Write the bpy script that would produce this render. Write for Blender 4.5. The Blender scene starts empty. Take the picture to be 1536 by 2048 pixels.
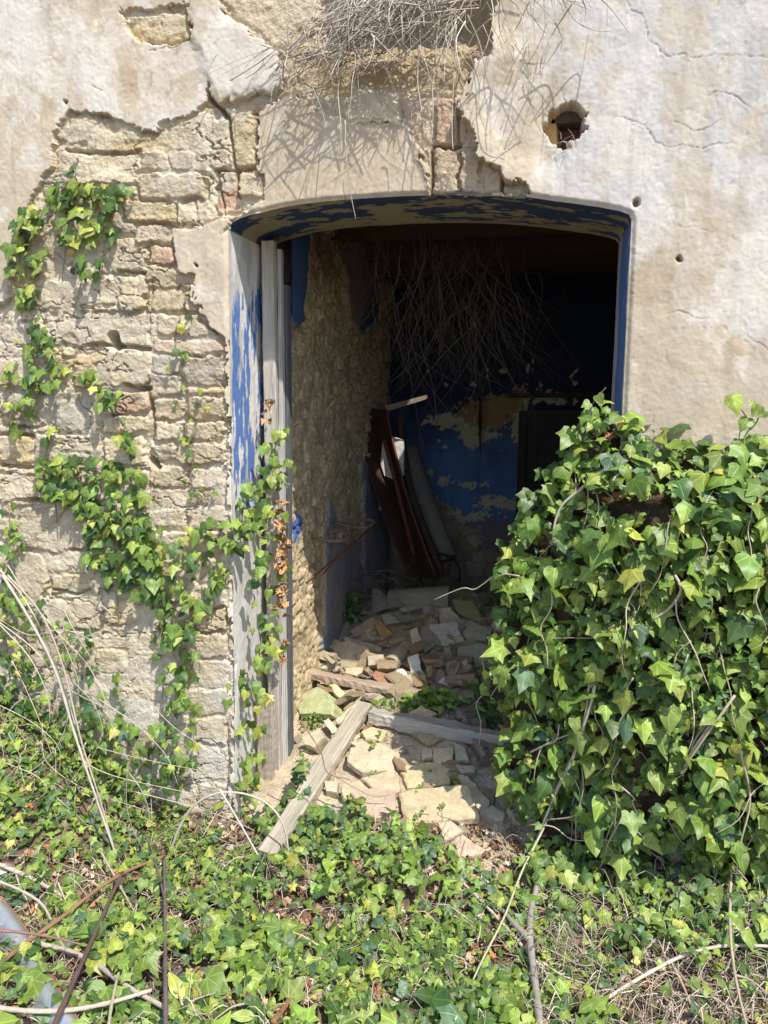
import bpy, bmesh, math, random
import numpy as np
from mathutils import Vector, Matrix
random.seed(7); RNG = np.random.default_rng(7)
sc = bpy.context.scene
COL = sc.collection

# ---------------- camera, sky, sun, exposure ----------------
FPX = 1539.0; YAW = math.radians(11.6); PITCH = math.radians(9.0); CAM = np.array([0.0, -3.06, 2.0])
cd = bpy.data.cameras.new('camera'); cam = bpy.data.objects.new('camera', cd); COL.objects.link(cam)
cd.sensor_fit = 'VERTICAL'; cd.sensor_height = 34.6; cd.lens = 34.6*FPX/2048; cd.clip_end = 500; cd.clip_start = 0.05
cam.location = CAM; cam.rotation_euler = (math.pi/2-PITCH, 0, YAW)
sc.camera = cam
SUNV = np.array([.98, -1.0, 1.95]); SUNV = SUNV/np.linalg.norm(SUNV)      # towards the sun
SUN_EL = math.asin(SUNV[2]); SUN_AZ = math.atan2(SUNV[0], SUNV[1])
w = bpy.data.worlds.new('World'); sc.world = w; w.use_nodes = True
nt = w.node_tree; sky = nt.nodes.new('ShaderNodeTexSky'); sky.sky_type = 'NISHITA'; sky.sun_disc = False
sky.sun_elevation = SUN_EL; sky.sun_rotation = SUN_AZ
bg = nt.nodes['Background']; bg.inputs[1].default_value = 0.15; nt.links.new(sky.outputs[0], bg.inputs[0])
sd = bpy.data.lights.new('sun', 'SUN'); sd.energy = 3.7; sd.angle = math.radians(0.55); sd.color = (1.0, 0.955, 0.88)
so = bpy.data.objects.new('sun', sd); COL.objects.link(so); so.location = (3, -4, 7)
so.rotation_euler = Vector(SUNV).to_track_quat('Z', 'Y').to_euler()
sc.view_settings.view_transform = 'Standard'; sc.view_settings.look = 'None'
sc.view_settings.exposure = 0.58; sc.view_settings.gamma = 1.0
sc.cycles.max_bounces = 8; sc.cycles.diffuse_bounces = 5; sc.cycles.use_denoising = True

# ---------------- pixel <-> world ----------------
cp, sp, cy_, sy_ = math.cos(PITCH), math.sin(PITCH), math.cos(YAW), math.sin(YAW)
FW = np.array([-sy_*cp, cy_*cp, -sp]); RT = np.array([cy_, sy_, 0]); UP = np.cross(RT, FW)
def ray(px, py): return FW + RT*((px-768)/FPX) + UP*((1024-py)/FPX)
def P(px, py, Y=0.0):
    d = ray(px, py); t = (Y-CAM[1])/d[1]; return CAM + d*t
def PX(px, py, X):
    d = ray(px, py); t = (X-CAM[0])/d[0]; return CAM + d*t
def proj(x, y, z):
    rx, ry, rz = x-CAM[0], y-CAM[1], z-CAM[2]
    u = rx*RT[0]+ry*RT[1]+rz*RT[2]; v = rx*UP[0]+ry*UP[1]+rz*UP[2]; f = rx*FW[0]+ry*FW[1]+rz*FW[2]
    return 768+FPX*u/f, 1024-FPX*v/f

# ---------------- numpy noise ----------------
TAB = [RNG.random((256, 256)) for _ in range(12)]
def vn(x, y, seed=0):
    T = TAB[seed % 12]; x = x + seed*17.37; y = y + seed*9.71
    xi = np.floor(x).astype(int); yi = np.floor(y).astype(int); fx = x-xi; fy = y-yi
    fx = fx*fx*(3-2*fx); fy = fy*fy*(3-2*fy)
    a = T[xi % 256, yi % 256]; b = T[(xi+1) % 256, yi % 256]; c = T[xi % 256, (yi+1) % 256]; d = T[(xi+1) % 256, (yi+1) % 256]
    return (a*(1-fx)+b*fx)*(1-fy)+(c*(1-fx)+d*fx)*fy
def fbm(x, y, seed=0, octs=4, gain=0.5):
    s = 0; a = 1; t = 0
    for k in range(octs):
        s = s+a*vn(x*2**k, y*2**k, seed+k); t += a; a *= gain
    return s/t*2-1            # about -1..1
def sstep(a, b, x):
    t = np.clip((x-a)/(b-a), 0, 1); return t*t*(3-2*t)
def sdf_poly(x, y, pts):      # negative inside
    p = np.array(pts, float); n = len(p); d = np.full(x.shape, 1e18); ins = np.zeros(x.shape, bool)
    for i in range(n):
        a = p[i]; b = p[(i+1) % n]; e = b-a; wx = x-a[0]; wy = y-a[1]
        t = np.clip((wx*e[0]+wy*e[1])/(e@e+1e-12), 0, 1)
        d = np.minimum(d, (wx-e[0]*t)**2+(wy-e[1]*t)**2)
        c = ((a[1] <= y) != (b[1] <= y))
        xx = a[0]+(y-a[1])/(b[1]-a[1]+1e-12)*(b[0]-a[0])
        ins ^= c & (x < xx)
    d = np.sqrt(d); return np.where(ins, -d, d)
def dist_line(x, y, pts):
    p = np.array(pts, float); d = np.full(x.shape, 1e18)
    for i in range(len(p)-1):
        a = p[i]; b = p[i+1]; e = b-a; wx = x-a[0]; wy = y-a[1]
        t = np.clip((wx*e[0]+wy*e[1])/(e@e+1e-12), 0, 1)
        d = np.minimum(d, (wx-e[0]*t)**2+(wy-e[1]*t)**2)
    return np.sqrt(d)
def voronoi(x, y, seed, jit=0.8):      # returns F2-F1, cell hash
    xi = np.floor(x).astype(int); yi = np.floor(y).astype(int)
    f1 = np.full(x.shape, 9.); f2 = np.full(x.shape, 9.); hid = np.zeros(x.shape)
    for dx in (-1, 0, 1):
        for dy in (-1, 0, 1):
            cx = xi+dx; cy = yi+dy
            jx = TAB[seed % 12][cx % 256, cy % 256]; jy = TAB[(seed+1) % 12][cx % 256, cy % 256]
            off = 0.5*(cy % 2)
            ddx = np.abs(x-(cx+0.5+off*0+jit*(jx-0.5))); ddy = np.abs(y-(cy+0.5+jit*(jy-0.5)))
            d = (ddx**3+ddy**3)**(1/3.)
            h = TAB[(seed+2) % 12][cx % 256, cy % 256]
            m = d < f1
            f2 = np.where(m, f1, np.minimum(f2, d)); hid = np.where(m, h, hid); f1 = np.where(m, d, f1)
    return f2-f1, hid
def mix(a, b, t):
    t = t[..., None] if np.ndim(t) else t
    return a*(1-t)+np.array(b)*t

# ---------------- object helpers ----------------
def link(o, parent=None):
    COL.objects.link(o)
    if parent is not None: o.parent = parent
    return o
def tag(o, label=None, cat=None, group=None, kind=None):
    if label: o['label'] = label
    if cat: o['category'] = cat
    if group: o['group'] = group
    if kind: o['kind'] = kind
    return o
def empty(name, loc, label, cat, group=None):
    o = bpy.data.objects.new(name, None); o.empty_display_size = 0.1; COL.objects.link(o); o.location = loc
    return tag(o, label, cat, group)
def np_mesh(name, V, F, mat, parent=None, col=None, luv=None, smooth=True, F3=None):
    """V (n,3); F (m,4) quads; F3 (k,3) tris"""
    me = bpy.data.meshes.new(name); V = np.asarray(V, np.float32)
    if parent is not None:
        V = V-np.array(parent.matrix_world.translation if False else parent.location, np.float32)
    me.vertices.add(len(V)); me.vertices.foreach_set('co', V.ravel())
    F = np.zeros((0, 4), int) if F is None else np.asarray(F); F3 = np.zeros((0, 3), int) if F3 is None else np.asarray(F3)
    nl = F.size+F3.size; me.loops.add(nl); me.polygons.add(len(F)+len(F3))
    me.loops.foreach_set('vertex_index', np.concatenate([F.ravel(), F3.ravel()]).astype(np.int32))
    st = np.concatenate([np.arange(len(F))*4, F.size+np.arange(len(F3))*3]).astype(np.int32)
    me.polygons.foreach_set('loop_start', st)
    me.polygons.foreach_set('use_smooth', np.full(len(st), smooth))
    me.update(calc_edges=True); me.validate()
    if col is not None:
        a = me.color_attributes.new('Col', 'FLOAT_COLOR', 'POINT')
        c = np.ones((len(V), 4), np.float32); c[:, :col.shape[1]] = col; a.data.foreach_set('color', c.ravel())
    if luv is not None:
        a = me.attributes.new('luv', 'FLOAT_VECTOR', 'POINT')
        a.data.foreach_set('vector', np.asarray(luv, np.float32).ravel())
    me.materials.append(mat)
    o = bpy.data.objects.new(name, me); return link(o, parent)
class MB:
    """collects simple shapes into ONE mesh"""
    def __init__(s): s.v = []; s.f = []; s.c = []
    def add(s, vs, fs, col=(1, 1, 1)):
        b = len(s.v); s.v += [tuple(v) for v in vs]; s.f += [tuple(b+i for i in f) for f in fs]; s.c += [col]*len(vs)
    def box(s, c, size, rot=None, col=(1, 1, 1)):
        R = rot if rot is not None else np.eye(3); vs = []
        for dz in (-.5, .5):
            for dx, dy in ((-.5, -.5), (.5, -.5), (.5, .5), (-.5, .5)):
                vs.append(np.array(c)+R@(np.array([dx, dy, dz])*np.array(size)))
        s.add(vs, [(3, 2, 1, 0), (4, 5, 6, 7), (0, 1, 5, 4), (1, 2, 6, 5), (2, 3, 7, 6), (3, 0, 4, 7)], col)
    def tube(s, pts, r, sides=6, col=(1, 1, 1), r1=None, jitter=0):
        p = np.array(pts, float); n = len(p); rr = np.linspace(r, r if r1 is None else r1, n) if np.isscalar(r) else np.array(r)
        t = np.gradient(p, axis=0); t /= np.linalg.norm(t, axis=1)[:, None]+1e-9
        up = np.array([0, 0, 1.]) if abs(t[0][2]) < .9 else np.array([0, 1., 0]); vs = []
        u = np.cross(t[0], up); u /= np.linalg.norm(u)
        for i in range(n):
            u = u-t[i]*(u@t[i]); u /= np.linalg.norm(u)+1e-9; v = np.cross(t[i], u)
            for k in range(sides):
                a = 2*math.pi*k/sides; q = rr[i]*(1+(random.uniform(-jitter, jitter) if jitter else 0))
                vs.append(p[i]+(u*math.cos(a)+v*math.sin(a))*q)
        fs = [(i*sides+k, i*sides+(k+1) % sides, (i+1)*sides+(k+1) % sides, (i+1)*sides+k) for i in range(n-1) for k in range(sides)]
        fs += [tuple(range(sides))[::-1], tuple((n-1)*sides+k for k in range(sides))]
        s.add(vs, fs, col)
    def build(s, name, mat, parent=None, smooth=False):
        me = bpy.data.meshes.new(name); off = np.array(parent.location) if parent is not None and parent.type == 'EMPTY' else np.zeros(3)
        me.from_pydata([tuple(np.array(v)-off) for v in s.v], [], s.f)
        a = me.color_attributes.new('Col', 'FLOAT_COLOR', 'POINT')
        a.data.foreach_set('color', np.array([(c[0], c[1], c[2], 1) for c in s.c], np.float32).ravel())
        me.polygons.foreach_set('use_smooth', [smooth]*len(me.polygons)); me.materials.append(mat); me.update()
        o = bpy.data.objects.new(name, me); return link(o, parent)
def spline(pts, n=6):
    p = [np.array(q, float) for q in pts]; p = [2*p[0]-p[1]]+p+[2*p[-1]-p[-2]]; out = []
    for i in range(1, len(p)-2):
        for k in range(n):
            t = k/n; a, b, c, d = p[i-1], p[i], p[i+1], p[i+2]
            out.append(.5*((2*b)+(-a+c)*t+(2*a-5*b+4*c-d)*t*t+(-a+3*b-3*c+d)*t**3))
    out.append(p[-2]); return out

# ---------------- materials ----------------
def mat_new(name, rough=0.9, spec=0.2):
    m = bpy.data.materials.new(name); m.use_nodes = True; b = m.node_tree.nodes['Principled BSDF']
    b.inputs['Roughness'].default_value = rough; b.inputs['Specular IOR Level'].default_value = spec
    return m, m.node_tree, b
def N(nt, t, **k):
    n = nt.nodes.new(t)
    for a, v in k.items(): setattr(n, a, v)
    return n
def math_n(nt, op, a, b=None, clamp=False):
    n = nt.nodes.new('ShaderNodeMath'); n.operation = op; n.use_clamp = clamp
    for i, x in enumerate((a, b)):
        if x is None: continue
        if isinstance(x, (int, float)): n.inputs[i].default_value = x
        else: nt.links.new(x, n.inputs[i])
    return n.outputs[0]
def col_mat(name, rough=0.92, spec=0.15, fine=180, vary=0.35, bump=0.5, dist=0.004, stretch=None, base=None, big=9, mid=45):
    """colour attribute (or base) times procedural mottling, with two scales of bump"""
    m, nt, b = mat_new(name, rough, spec)
    tc = N(nt, 'ShaderNodeTexCoord'); mp = N(nt, 'ShaderNodeMapping'); nt.links.new(tc.outputs['Object'], mp.inputs[0])
    if stretch: mp.inputs['Scale'].default_value = stretch
    n1 = N(nt, 'ShaderNodeTexNoise'); n1.inputs['Scale'].default_value = fine; n1.inputs['Detail'].default_value = 4
    n2 = N(nt, 'ShaderNodeTexNoise'); n2.inputs['Scale'].default_value = big; n2.inputs['Detail'].default_value = 6
    n3 = N(nt, 'ShaderNodeTexNoise'); n3.inputs['Scale'].default_value = mid; n3.inputs['Detail'].default_value = 5; n3.inputs['Roughness'].default_value = 0.65
    for n in (n1, n2, n3): nt.links.new(mp.outputs[0], n.inputs['Vector'])
    s = math_n(nt, 'ADD', math_n(nt, 'MULTIPLY', n1.outputs[0], .6), math_n(nt, 'ADD', math_n(nt, 'MULTIPLY', n2.outputs[0], .7), math_n(nt, 'MULTIPLY', n3.outputs[0], .7)))
    f = math_n(nt, 'ADD', math_n(nt, 'MULTIPLY', math_n(nt, 'SUBTRACT', s, 1.0), vary*2), 1.0)
    mx = N(nt, 'ShaderNodeVectorMath', operation='MULTIPLY')
    if base: 
        rgb = N(nt, 'ShaderNodeRGB'); rgb.outputs[0].default_value = (*base, 1); nt.links.new(rgb.outputs[0], mx.inputs[0])
    else:
        at = N(nt, 'ShaderNodeAttribute'); at.attribute_name = 'Col'; nt.links.new(at.outputs['Color'], mx.inputs[0])
    cmb = N(nt, 'ShaderNodeCombineXYZ')
    for i in range(3): nt.links.new(f, cmb.inputs[i])
    nt.links.new(cmb.outputs[0], mx.inputs[1]); nt.links.new(mx.outputs[0], b.inputs['Base Color'])
    if bump:
        bp = N(nt, 'ShaderNodeBump'); bp.inputs['Strength'].default_value = bump; bp.inputs['Distance'].default_value = dist
        h = math_n(nt, 'ADD', math_n(nt, 'MULTIPLY', n1.outputs[0], .5), n3.outputs[0]); nt.links.new(h, bp.inputs['Height']); nt.links.new(bp.outputs[0], b.inputs['Normal'])
    return m
M_PLASTER = col_mat('old_plaster', fine=300, vary=.15, bump=.32, dist=.003, big=14, mid=70)
M_MASON = col_mat('stone_masonry', fine=220, vary=.34, bump=.9, dist=.008, big=20, mid=75)
M_REVEAL = col_mat('painted_plaster', fine=200, vary=.16, bump=.4, dist=.003)
M_INNER = col_mat('inner_masonry', fine=150, vary=.4, bump=1.0, dist=.012, mid=30)
M_BLUEW = col_mat('blue_limewash', fine=150, vary=.2, bump=.4, dist=.004)
M_WOOD = col_mat('weathered_wood', fine=120, vary=.5, bump=.9, dist=.004, stretch=(1, 1, .05), mid=60, big=16)
M_WOODX = col_mat('weathered_beam_wood', fine=110, vary=.5, bump=1.0, dist=.006, stretch=(.05, 1, 1), mid=55, big=16)
M_STONE = col_mat('broken_stone', fine=160, vary=.42, bump=.9, dist=.006, mid=40)
M_TILE = col_mat('fired_clay', fine=150, vary=.35, bump=.6, dist=.004, mid=30)
M_GROUND = col_mat('soil_and_litter', fine=130, vary=.7, bump=1.0, dist=.015, mid=50)
M_STEM = col_mat('dry_stem', fine=200, vary=.4, bump=.4, dist=.002)
M_RUST = col_mat('rusty_iron', fine=160, vary=.7, bump=.6, dist=.003)
M_DEAD = col_mat('dead_leaf', fine=120, vary=.4, bump=.3, dist=.003, rough=.8)
M_STRAW = col_mat('straw_rope', fine=120, vary=.6, bump=1.0, dist=.006)
M_ZINC = col_mat('galvanised_steel', rough=.45, spec=.5, fine=60, vary=.25, bump=.15, dist=.002)
M_ZINC.node_tree.nodes['Principled BSDF'].inputs['Metallic'].default_value = .6
def leaf_mat(name, rough=.42, veins=True, trans=.25):
    m, nt, b = mat_new(name, rough, .45)
    at = N(nt, 'ShaderNodeAttribute'); at.attribute_name = 'Col'
    lu = N(nt, 'ShaderNodeAttribute'); lu.attribute_name = 'luv'
    sx = N(nt, 'ShaderNodeSeparateXYZ'); nt.links.new(lu.outputs['Vector'], sx.inputs[0])
    ax = math_n(nt, 'ABSOLUTE', sx.outputs[0]); th = math_n(nt, 'ARCTAN2', ax, sx.outputs[1])
    r = math_n(nt, 'SQRT', math_n(nt, 'ADD', math_n(nt, 'MULTIPLY', ax, ax), math_n(nt, 'MULTIPLY', sx.outputs[1], sx.outputs[1])))
    best = None
    for ang in (0.0, .75, 1.5):
        d = math_n(nt, 'ABSOLUTE', math_n(nt, 'MULTIPLY', r, math_n(nt, 'SINE', math_n(nt, 'SUBTRACT', th, ang))))
        best = d if best is None else math_n(nt, 'MINIMUM', best, d)
    v = math_n(nt, 'SUBTRACT', 1.0, math_n(nt, 'DIVIDE', best, .022), clamp=True)
    n = N(nt, 'ShaderNodeTexNoise'); n.inputs['Scale'].default_value = 40; n.inputs['Detail'].default_value = 3
    tc = N(nt, 'ShaderNodeTexCoord'); nt.links.new(tc.outputs['Object'], n.inputs['Vector'])
    k = math_n(nt, 'ADD', .62, math_n(nt, 'MULTIPLY', n.outputs[0], .76))
    if veins: k = math_n(nt, 'ADD', k, math_n(nt, 'MULTIPLY', v, .95))
    cmb = N(nt, 'ShaderNodeCombineXYZ')
    for i in range(3): nt.links.new(k, cmb.inputs[i])
    mx = N(nt, 'ShaderNodeVectorMath', operation='MULTIPLY'); nt.links.new(at.outputs['Color'], mx.inputs[0]); nt.links.new(cmb.outputs[0], mx.inputs[1])
    nt.links.new(mx.outputs[0], b.inputs['Base Color'])
    bp = N(nt, 'ShaderNodeBump'); bp.inputs['Strength'].default_value = .35; bp.inputs['Distance'].default_value = .003
    nt.links.new(math_n(nt, 'SUBTRACT', n.outputs[0], math_n(nt, 'MULTIPLY', v, .6)), bp.inputs['Height']); nt.links.new(bp.outputs[0], b.inputs['Normal'])
    tr = N(nt, 'ShaderNodeBsdfTranslucent'); nt.links.new(mx.outputs[0], tr.inputs[0])
    ms = N(nt, 'ShaderNodeMixShader'); ms.inputs[0].default_value = trans
    nt.links.new(b.outputs[0], ms.inputs[1]); nt.links.new(tr.outputs[0], ms.inputs[2])
    nt.links.new(ms.outputs[0], nt.nodes['Material Output'].inputs[0])
    return m
M_IVY = leaf_mat('ivy_leaf'); M_WEED = leaf_mat('weed_leaf', rough=.55)

# ---------------- key positions ----------------
ARCH_PX = [(458, 462), (462, 448), (480, 437), (520, 425), (560, 415), (600, 408), (650, 402), (700, 398), (750, 395), (800, 392), (870, 390), (950, 391), (1000, 393), (1050, 397), (1100, 402), (1150, 408), (1200, 415), (1240, 423), (1258, 430), (1263, 442)]
ARCH = [P(x, y) for x, y in ARCH_PX]; ARCH = [(a[0], a[2]) for a in ARCH]
XL, XR = ARCH[0][0], ARCH[-1][0]; ZS = (ARCH[0][1]+ARCH[-1][1])/2; ZTOP = max(a[1] for a in ARCH)
ROOM_D = 3.1; RD = 0.50; XW = P(574, 900, RD)[0]
CEIL = 2.98
print('XL XR ZS ZTOP XW', XL, XR, ZS, ZTOP, XW)
LEAN = .055
def XLz(z): return XL-LEAN*np.clip((ZS-np.asarray(z))/ZS, 0, 1.2)
OPEN = [(float(XLz(-.5)), -1.5), (float(XLz(-.5)), -.5)]+ARCH+[(XR, -1.5)]

# ground surface
def ground_h(x, y):
    x = np.asarray(x, float); y = np.asarray(y, float)
    out = .155*np.clip(-y-.25, 0, 3.2)
    mound = .15*np.exp(-((x-(XL+XR)/2-.05)/.62)**2)*sstep(-.75, -.02, y)
    bankL = .55*sstep(XL-.25, XL-1.25, x)*sstep(-1.0, -.15, y)
    bankR = .20*sstep(XR-.25, XR+.5, x)*sstep(-.9, -.1, y)
    z_out = out+mound+bankL+bankR
    inner = .15+.25*np.minimum(y, 1.9)+.05*np.clip(fbm(x*4+3, y*4, 7, 3)+.1, 0, 1)-.25*np.clip(y-1.95, 0, 1.2)
    inner = inner+.12*sstep(.9, 0, x-XL)*0 - .08*np.exp(-((x-XW)/.25)**2)
    t = sstep(-.05, .05, y)
    z = z_out*(1-t)+inner*t*1.0
    return z+.022*fbm(x*5, y*5, 3, 3)+.010*fbm(x*22, y*22, 5, 3)
def G(px, py):
    d = ray(px, py); ts = np.arange(1.0, 7.0, .03); Q = CAM+d*ts[:, None]
    k = int(np.argmax(Q[:, 2] < ground_h(Q[:, 0], Q[:, 1]))); ts = ts[max(k-1, 0)]+np.arange(0, .033, .003); Q = CAM+d*ts[:, None]
    b = Q[:, 2] < ground_h(Q[:, 0], Q[:, 1]); return Q[int(np.argmax(b))] if b.any() else Q[-1]

# ======================= THE HOUSE =======================
house = empty('ruined_house', (XL, 0, 0), 'derelict stone house with cracked cream plaster and an arched blue-painted doorway', 'house')
# ---- front wall as one displaced surface, split into masonry and plaster parts ----
h = 0.0036
x0 = P(-70, 1024)[0]; x1 = P(1610, 1024)[0]+.1; z0 = -.25; z1 = P(768, -90)[2]
def growing(a, n, s): return a+s*np.cumsum(h*1.22**np.arange(1, n+1))
gx = np.concatenate([growing(x0, 26, -1)[::-1], np.arange(x0, x1, h), growing(x1, 26, 1)])
gz = np.concatenate([np.array([-1.0, -.6, -.35]), np.arange(z0, z1, h), growing(z1, 24, 1)])
X, Z = np.meshgrid(gx, gz, indexing='ij'); PXX, PYY = proj(X, 0.0, Z)
inside_view = (PXX > -400) & (PXX < 2000) & (PYY > -400)
wx = 9*fbm(X*9, Z*9, 1, 4)+5*fbm(X*40, Z*40, 2, 3); wy = 9*fbm(X*9+40, Z*9, 4, 4)+5*fbm(X*40, Z*40+9, 6, 3)
QX = PXX+wx; QY = PYY+wy
# exposed stone areas (photo pixel outlines, unprojected on the wall plane)
EXA = [(108, 262), (120, 250), (138, 222), (180, 224), (215, 230), (240, 240), (270, 258), (295, 264), (330, 250), (365, 238), (400, 210), (412, 185), (416, 160), (430, 205), (444, 216), (470, 205), (500, 190), (555, 182), (567, 150), (556, 120), (585, 108), (548, 104), (530, 78), (500, 66), (640, 60), (640, -60), (985, -60), (992, 0), (978, 60), (984, 108), (946, 130), (938, 165), (930, 182), (924, 236), (948, 275), (956, 318), (1000, 342), (1008, 358), (1056, 376), (1066, 396), (862, 394), (862, 372), (838, 305), (812, 258), (770, 243), (700, 236), (640, 226), (590, 188), (548, 200), (512, 226), (516, 300), (520, 330), (527, 402), (462, 438), (452, 470), (450, 446), (340, 455), (346, 500), (360, 543), (386, 560), (390, 612), (430, 662), (455, 682), (462, 1000), (470, 1760), (-600, 1760), (-600, 640), (0, 604), (18, 590), (30, 480), (62, 400), (108, 335)]
ROUGHC = [(455, -60), (640, -60), (640, 60), (600, 130), (560, 105), (520, 70), (480, 50), (450, 30), (440, 0)]
ROUGHD = [(245, 20), (380, 10), (385, 85), (300, 92), (255, 60)]
_, hx = voronoi(PXX/17., PYY/15., 3); _, hy = voronoi(PXX/31.+9, PYY/27., 7); JX = 11*(hx-.5)+14*(hy-.5); JY = 11*((hx*7.3) % 1-.5)+14*((hy*5.1) % 1-.5); JX = JX+3*fbm(X*100, Z*100, 3, 2)
Q0X, Q0Y = QX, QY; QX = QX*.999+JX*.6; QY = QY+JY*.6
sA = sdf_poly(QX, QY, EXA)                    # negative where stone is bare
sA = np.minimum(sA, sdf_poly(QX, QY, ROUGHC)); sA = np.minimum(sA, sdf_poly(QX, QY, ROUGHD))
PX_M = h*FPX/3.06                             # pixels in one cell
QX, QY = Q0X, Q0Y
plaster = sstep(-.9, .9, sA)
# --- stones ---
STONES = [  # x0,y0,x1,y1,kind
(290,530,385,578,0),(290,582,368,622,0),(371,585,396,625,2),(312,628,375,672,0),(378,628,432,672,0),(305,680,455,706,1),(304,712,360,750,3),(362,710,455,770,0),(294,752,365,795,4),(308,797,365,838,0),(368,790,455,838,0),(310,840,365,880,5),(367,842,448,882,0),(299,886,350,925,4),(352,886,450,930,0),(308,935,378,974,0),(382,935,455,974,5),(305,978,450,1012,0),(300,1018,372,1060,0),(376,1016,452,1062,2),(308,1066,450,1110,0),(300,1116,360,1160,5),(364,1114,452,1160,0),(310,1166,452,1212,0),(302,1218,380,1262,2),(384,1218,455,1262,0),(310,1268,452,1318,0),(300,1322,372,1368,5),(376,1322,455,1370,0),(312,1376,456,1430,0),(380,1436,458,1490,0),(390,1496,460,1560,5),(395,1566,465,1640,0),(400,1646,470,1720,0),
(98,625,296,690,4),(205,470,291,548,5),(236,548,288,620,0),(158,556,232,612,4),(60,560,150,618,0),(146,702,298,776,6),(-60,716,140,772,6),(220,782,297,826,1),(205,830,298,866,0),(246,672,298,698,0),(100,780,212,860,4),(0,780,92,850,2),(-60,870,60,922,6),(64,868,200,930,4),(-60,926,132,948,0),(-60,952,152,998,5),(205,872,292,930,0),(160,940,296,1000,4),(32,1014,176,1102,4),(180,1010,294,1090,0),(98,1150,176,1186,6),(28,1108,92,1210,0),(208,1190,272,1246,6),(194,1300,252,1346,6),(100,1200,200,1260,0),(276,1200,300,1300,0),(0,850,20,868,1),(0,835,70,850,0),
(188,262,352,306,6),(337,300,386,340,1),(283,302,336,342,0),(145,306,280,368,5),(276,346,414,396,0),(248,402,350,442,6),(352,402,388,442,0),(270,446,342,486,2),(290,490,345,530,1),
(418,238,460,335,6),(459,228,513,338,6),(433,335,474,428,1),(475,342,521,395,0),(505,226,540,300,1),
(870,190,908,285,1),(911,190,930,285,2),(865,290,915,384,0),(918,300,962,384,2),(800,200,838,290,2),(838,292,862,370,2),(965,345,1005,390,1),(1008,364,1060,394,0),(700,246,770,300,6),
(250,28,382,86,6),(640,150,700,188,6),(720,130,800,180,4),(820,150,865,186,0),(880,120,930,170,4)]
CREAM = np.array((.61, .535, .415))
PAL = {0: (.54,.44,.29), 1: (.50,.31,.21), 2: (.47,.37,.27), 3: (.30,.27,.23), 4: (.49,.42,.30), 5: (.62,.53,.38), 6: (.54,.42,.22)}
PAL = {k: tuple(np.array(v)*.80+CREAM*.20*1.03) for k, v in PAL.items()}
mortar = np.array((.62,.54,.41))
hm = np.full(X.shape, -.014)+.006*fbm(X*14, Z*14, 2, 4)+.004*fbm(X*60, Z*60, 4, 3)
cm = np.ones(X.shape+(3,))*mortar
cm = cm*(1+.20*fbm(X*6, Z*6, 7, 4))[..., None]
# generic coursed rubble where nothing is listed
vx = (QX+.6*wx)/105.; vy = (QY+.6*wy)/58.
f21, hid = voronoi(vx+40, vy+40, 5)
st = sstep(.03, .16, f21)
listed = np.zeros(X.shape, bool)
for (a, b, c, d, k) in STONES: listed |= (PXX > a-4) & (PXX < c+4) & (PYY > b-4) & (PYY < d+4)
st_generic = np.where(listed, 0, st)*np.where((PXX > 460) & (PYY < 420), .35, 1)
pal_ids = np.array([PAL[i] for i in (0, 5, 4, 0, 6, 2, 0, 5)])[(hid*7.99).astype(int)]
cm = cm*(1-st_generic[..., None])+pal_ids*(.85+.3*((hid*37) % 1))[..., None]*st_generic[..., None]
hm = hm+st_generic*(.004+.012*((hid*91) % 1)+.006*fbm(X*20, Z*20, 8, 4))
rs = random.Random(4)
for (a, b, c, d, k) in STONES:
    m = (PXX > a-12) & (PXX < c+12) & (PYY > b-12) & (PYY < d+12)
    if not m.any(): continue
    ang = rs.uniform(-.03, .03); cx, cyy = (a+c)/2, (b+d)/2
    u = (PXX[m]-cx)+.8*wx[m]+.30*JX[m]; v = (PYY[m]-cyy)+.8*wy[m]+.30*JY[m]
    u, v = u*math.cos(ang)+v*math.sin(ang), -u*math.sin(ang)+v*math.cos(ang)
    hw, hh = (c-a)/2-1, (d-b)/2-1; rr = min(hw, hh)*.35
    qx = np.abs(u)-(hw-rr); qy = np.abs(v)-(hh-rr)
    s = np.sqrt(np.maximum(qx, 0)**2+np.maximum(qy, 0)**2)+np.minimum(np.maximum(qx, qy), 0)-rr
    s = s+2.6*fbm(X[m]*70, Z[m]*70, 9, 3)+3.2*fbm(X[m]*26, Z[m]*26, 4, 3); e = sstep(.8, -2.2, s); tx, ty = rs.uniform(-.007, .007), rs.uniform(-.009, .009); base = rs.uniform(-.002, .011)
    face = base+tx*u/max(hw, 1)+ty*v/max(hh, 1)+.007*fbm(X[m]*16+k, Z[m]*16, 3, 4)+(.006*fbm(X[m]*7, Z[m]*40, 9, 3) if k in (4, 6) else 0)
    gap = sstep(6, 2, np.abs(s-2.5))*rs.uniform(0, .012)
    hm[m] = hm[m]*(1-e)+(-.008+face)*e-gap
    pc = np.array(PAL[k])*rs.uniform(.9, 1.12)
    cc = pc[None]*(1+.18*fbm(X[m]*12, Z[m]*12, 5, 4))[:, None]
    if k == 3: cc = cc*(.45+.75*sstep(-.25, .2, fbm(X[m]*28, Z[m]*28, 1, 4)))[:, None]
    if k == 1: cc = mix(cc, (.50, .40, .28), .65*sstep(.0, .35, fbm(X[m]*18, Z[m]*18, 2, 4)))
    cm[m] = cm[m]*(1-e[:, None])+cc*e[:, None]
hm = hm+.0045*np.abs(fbm(X*34, Z*34, 5, 4))+.0028*fbm(X*95, Z*95, 1, 2)
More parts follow.
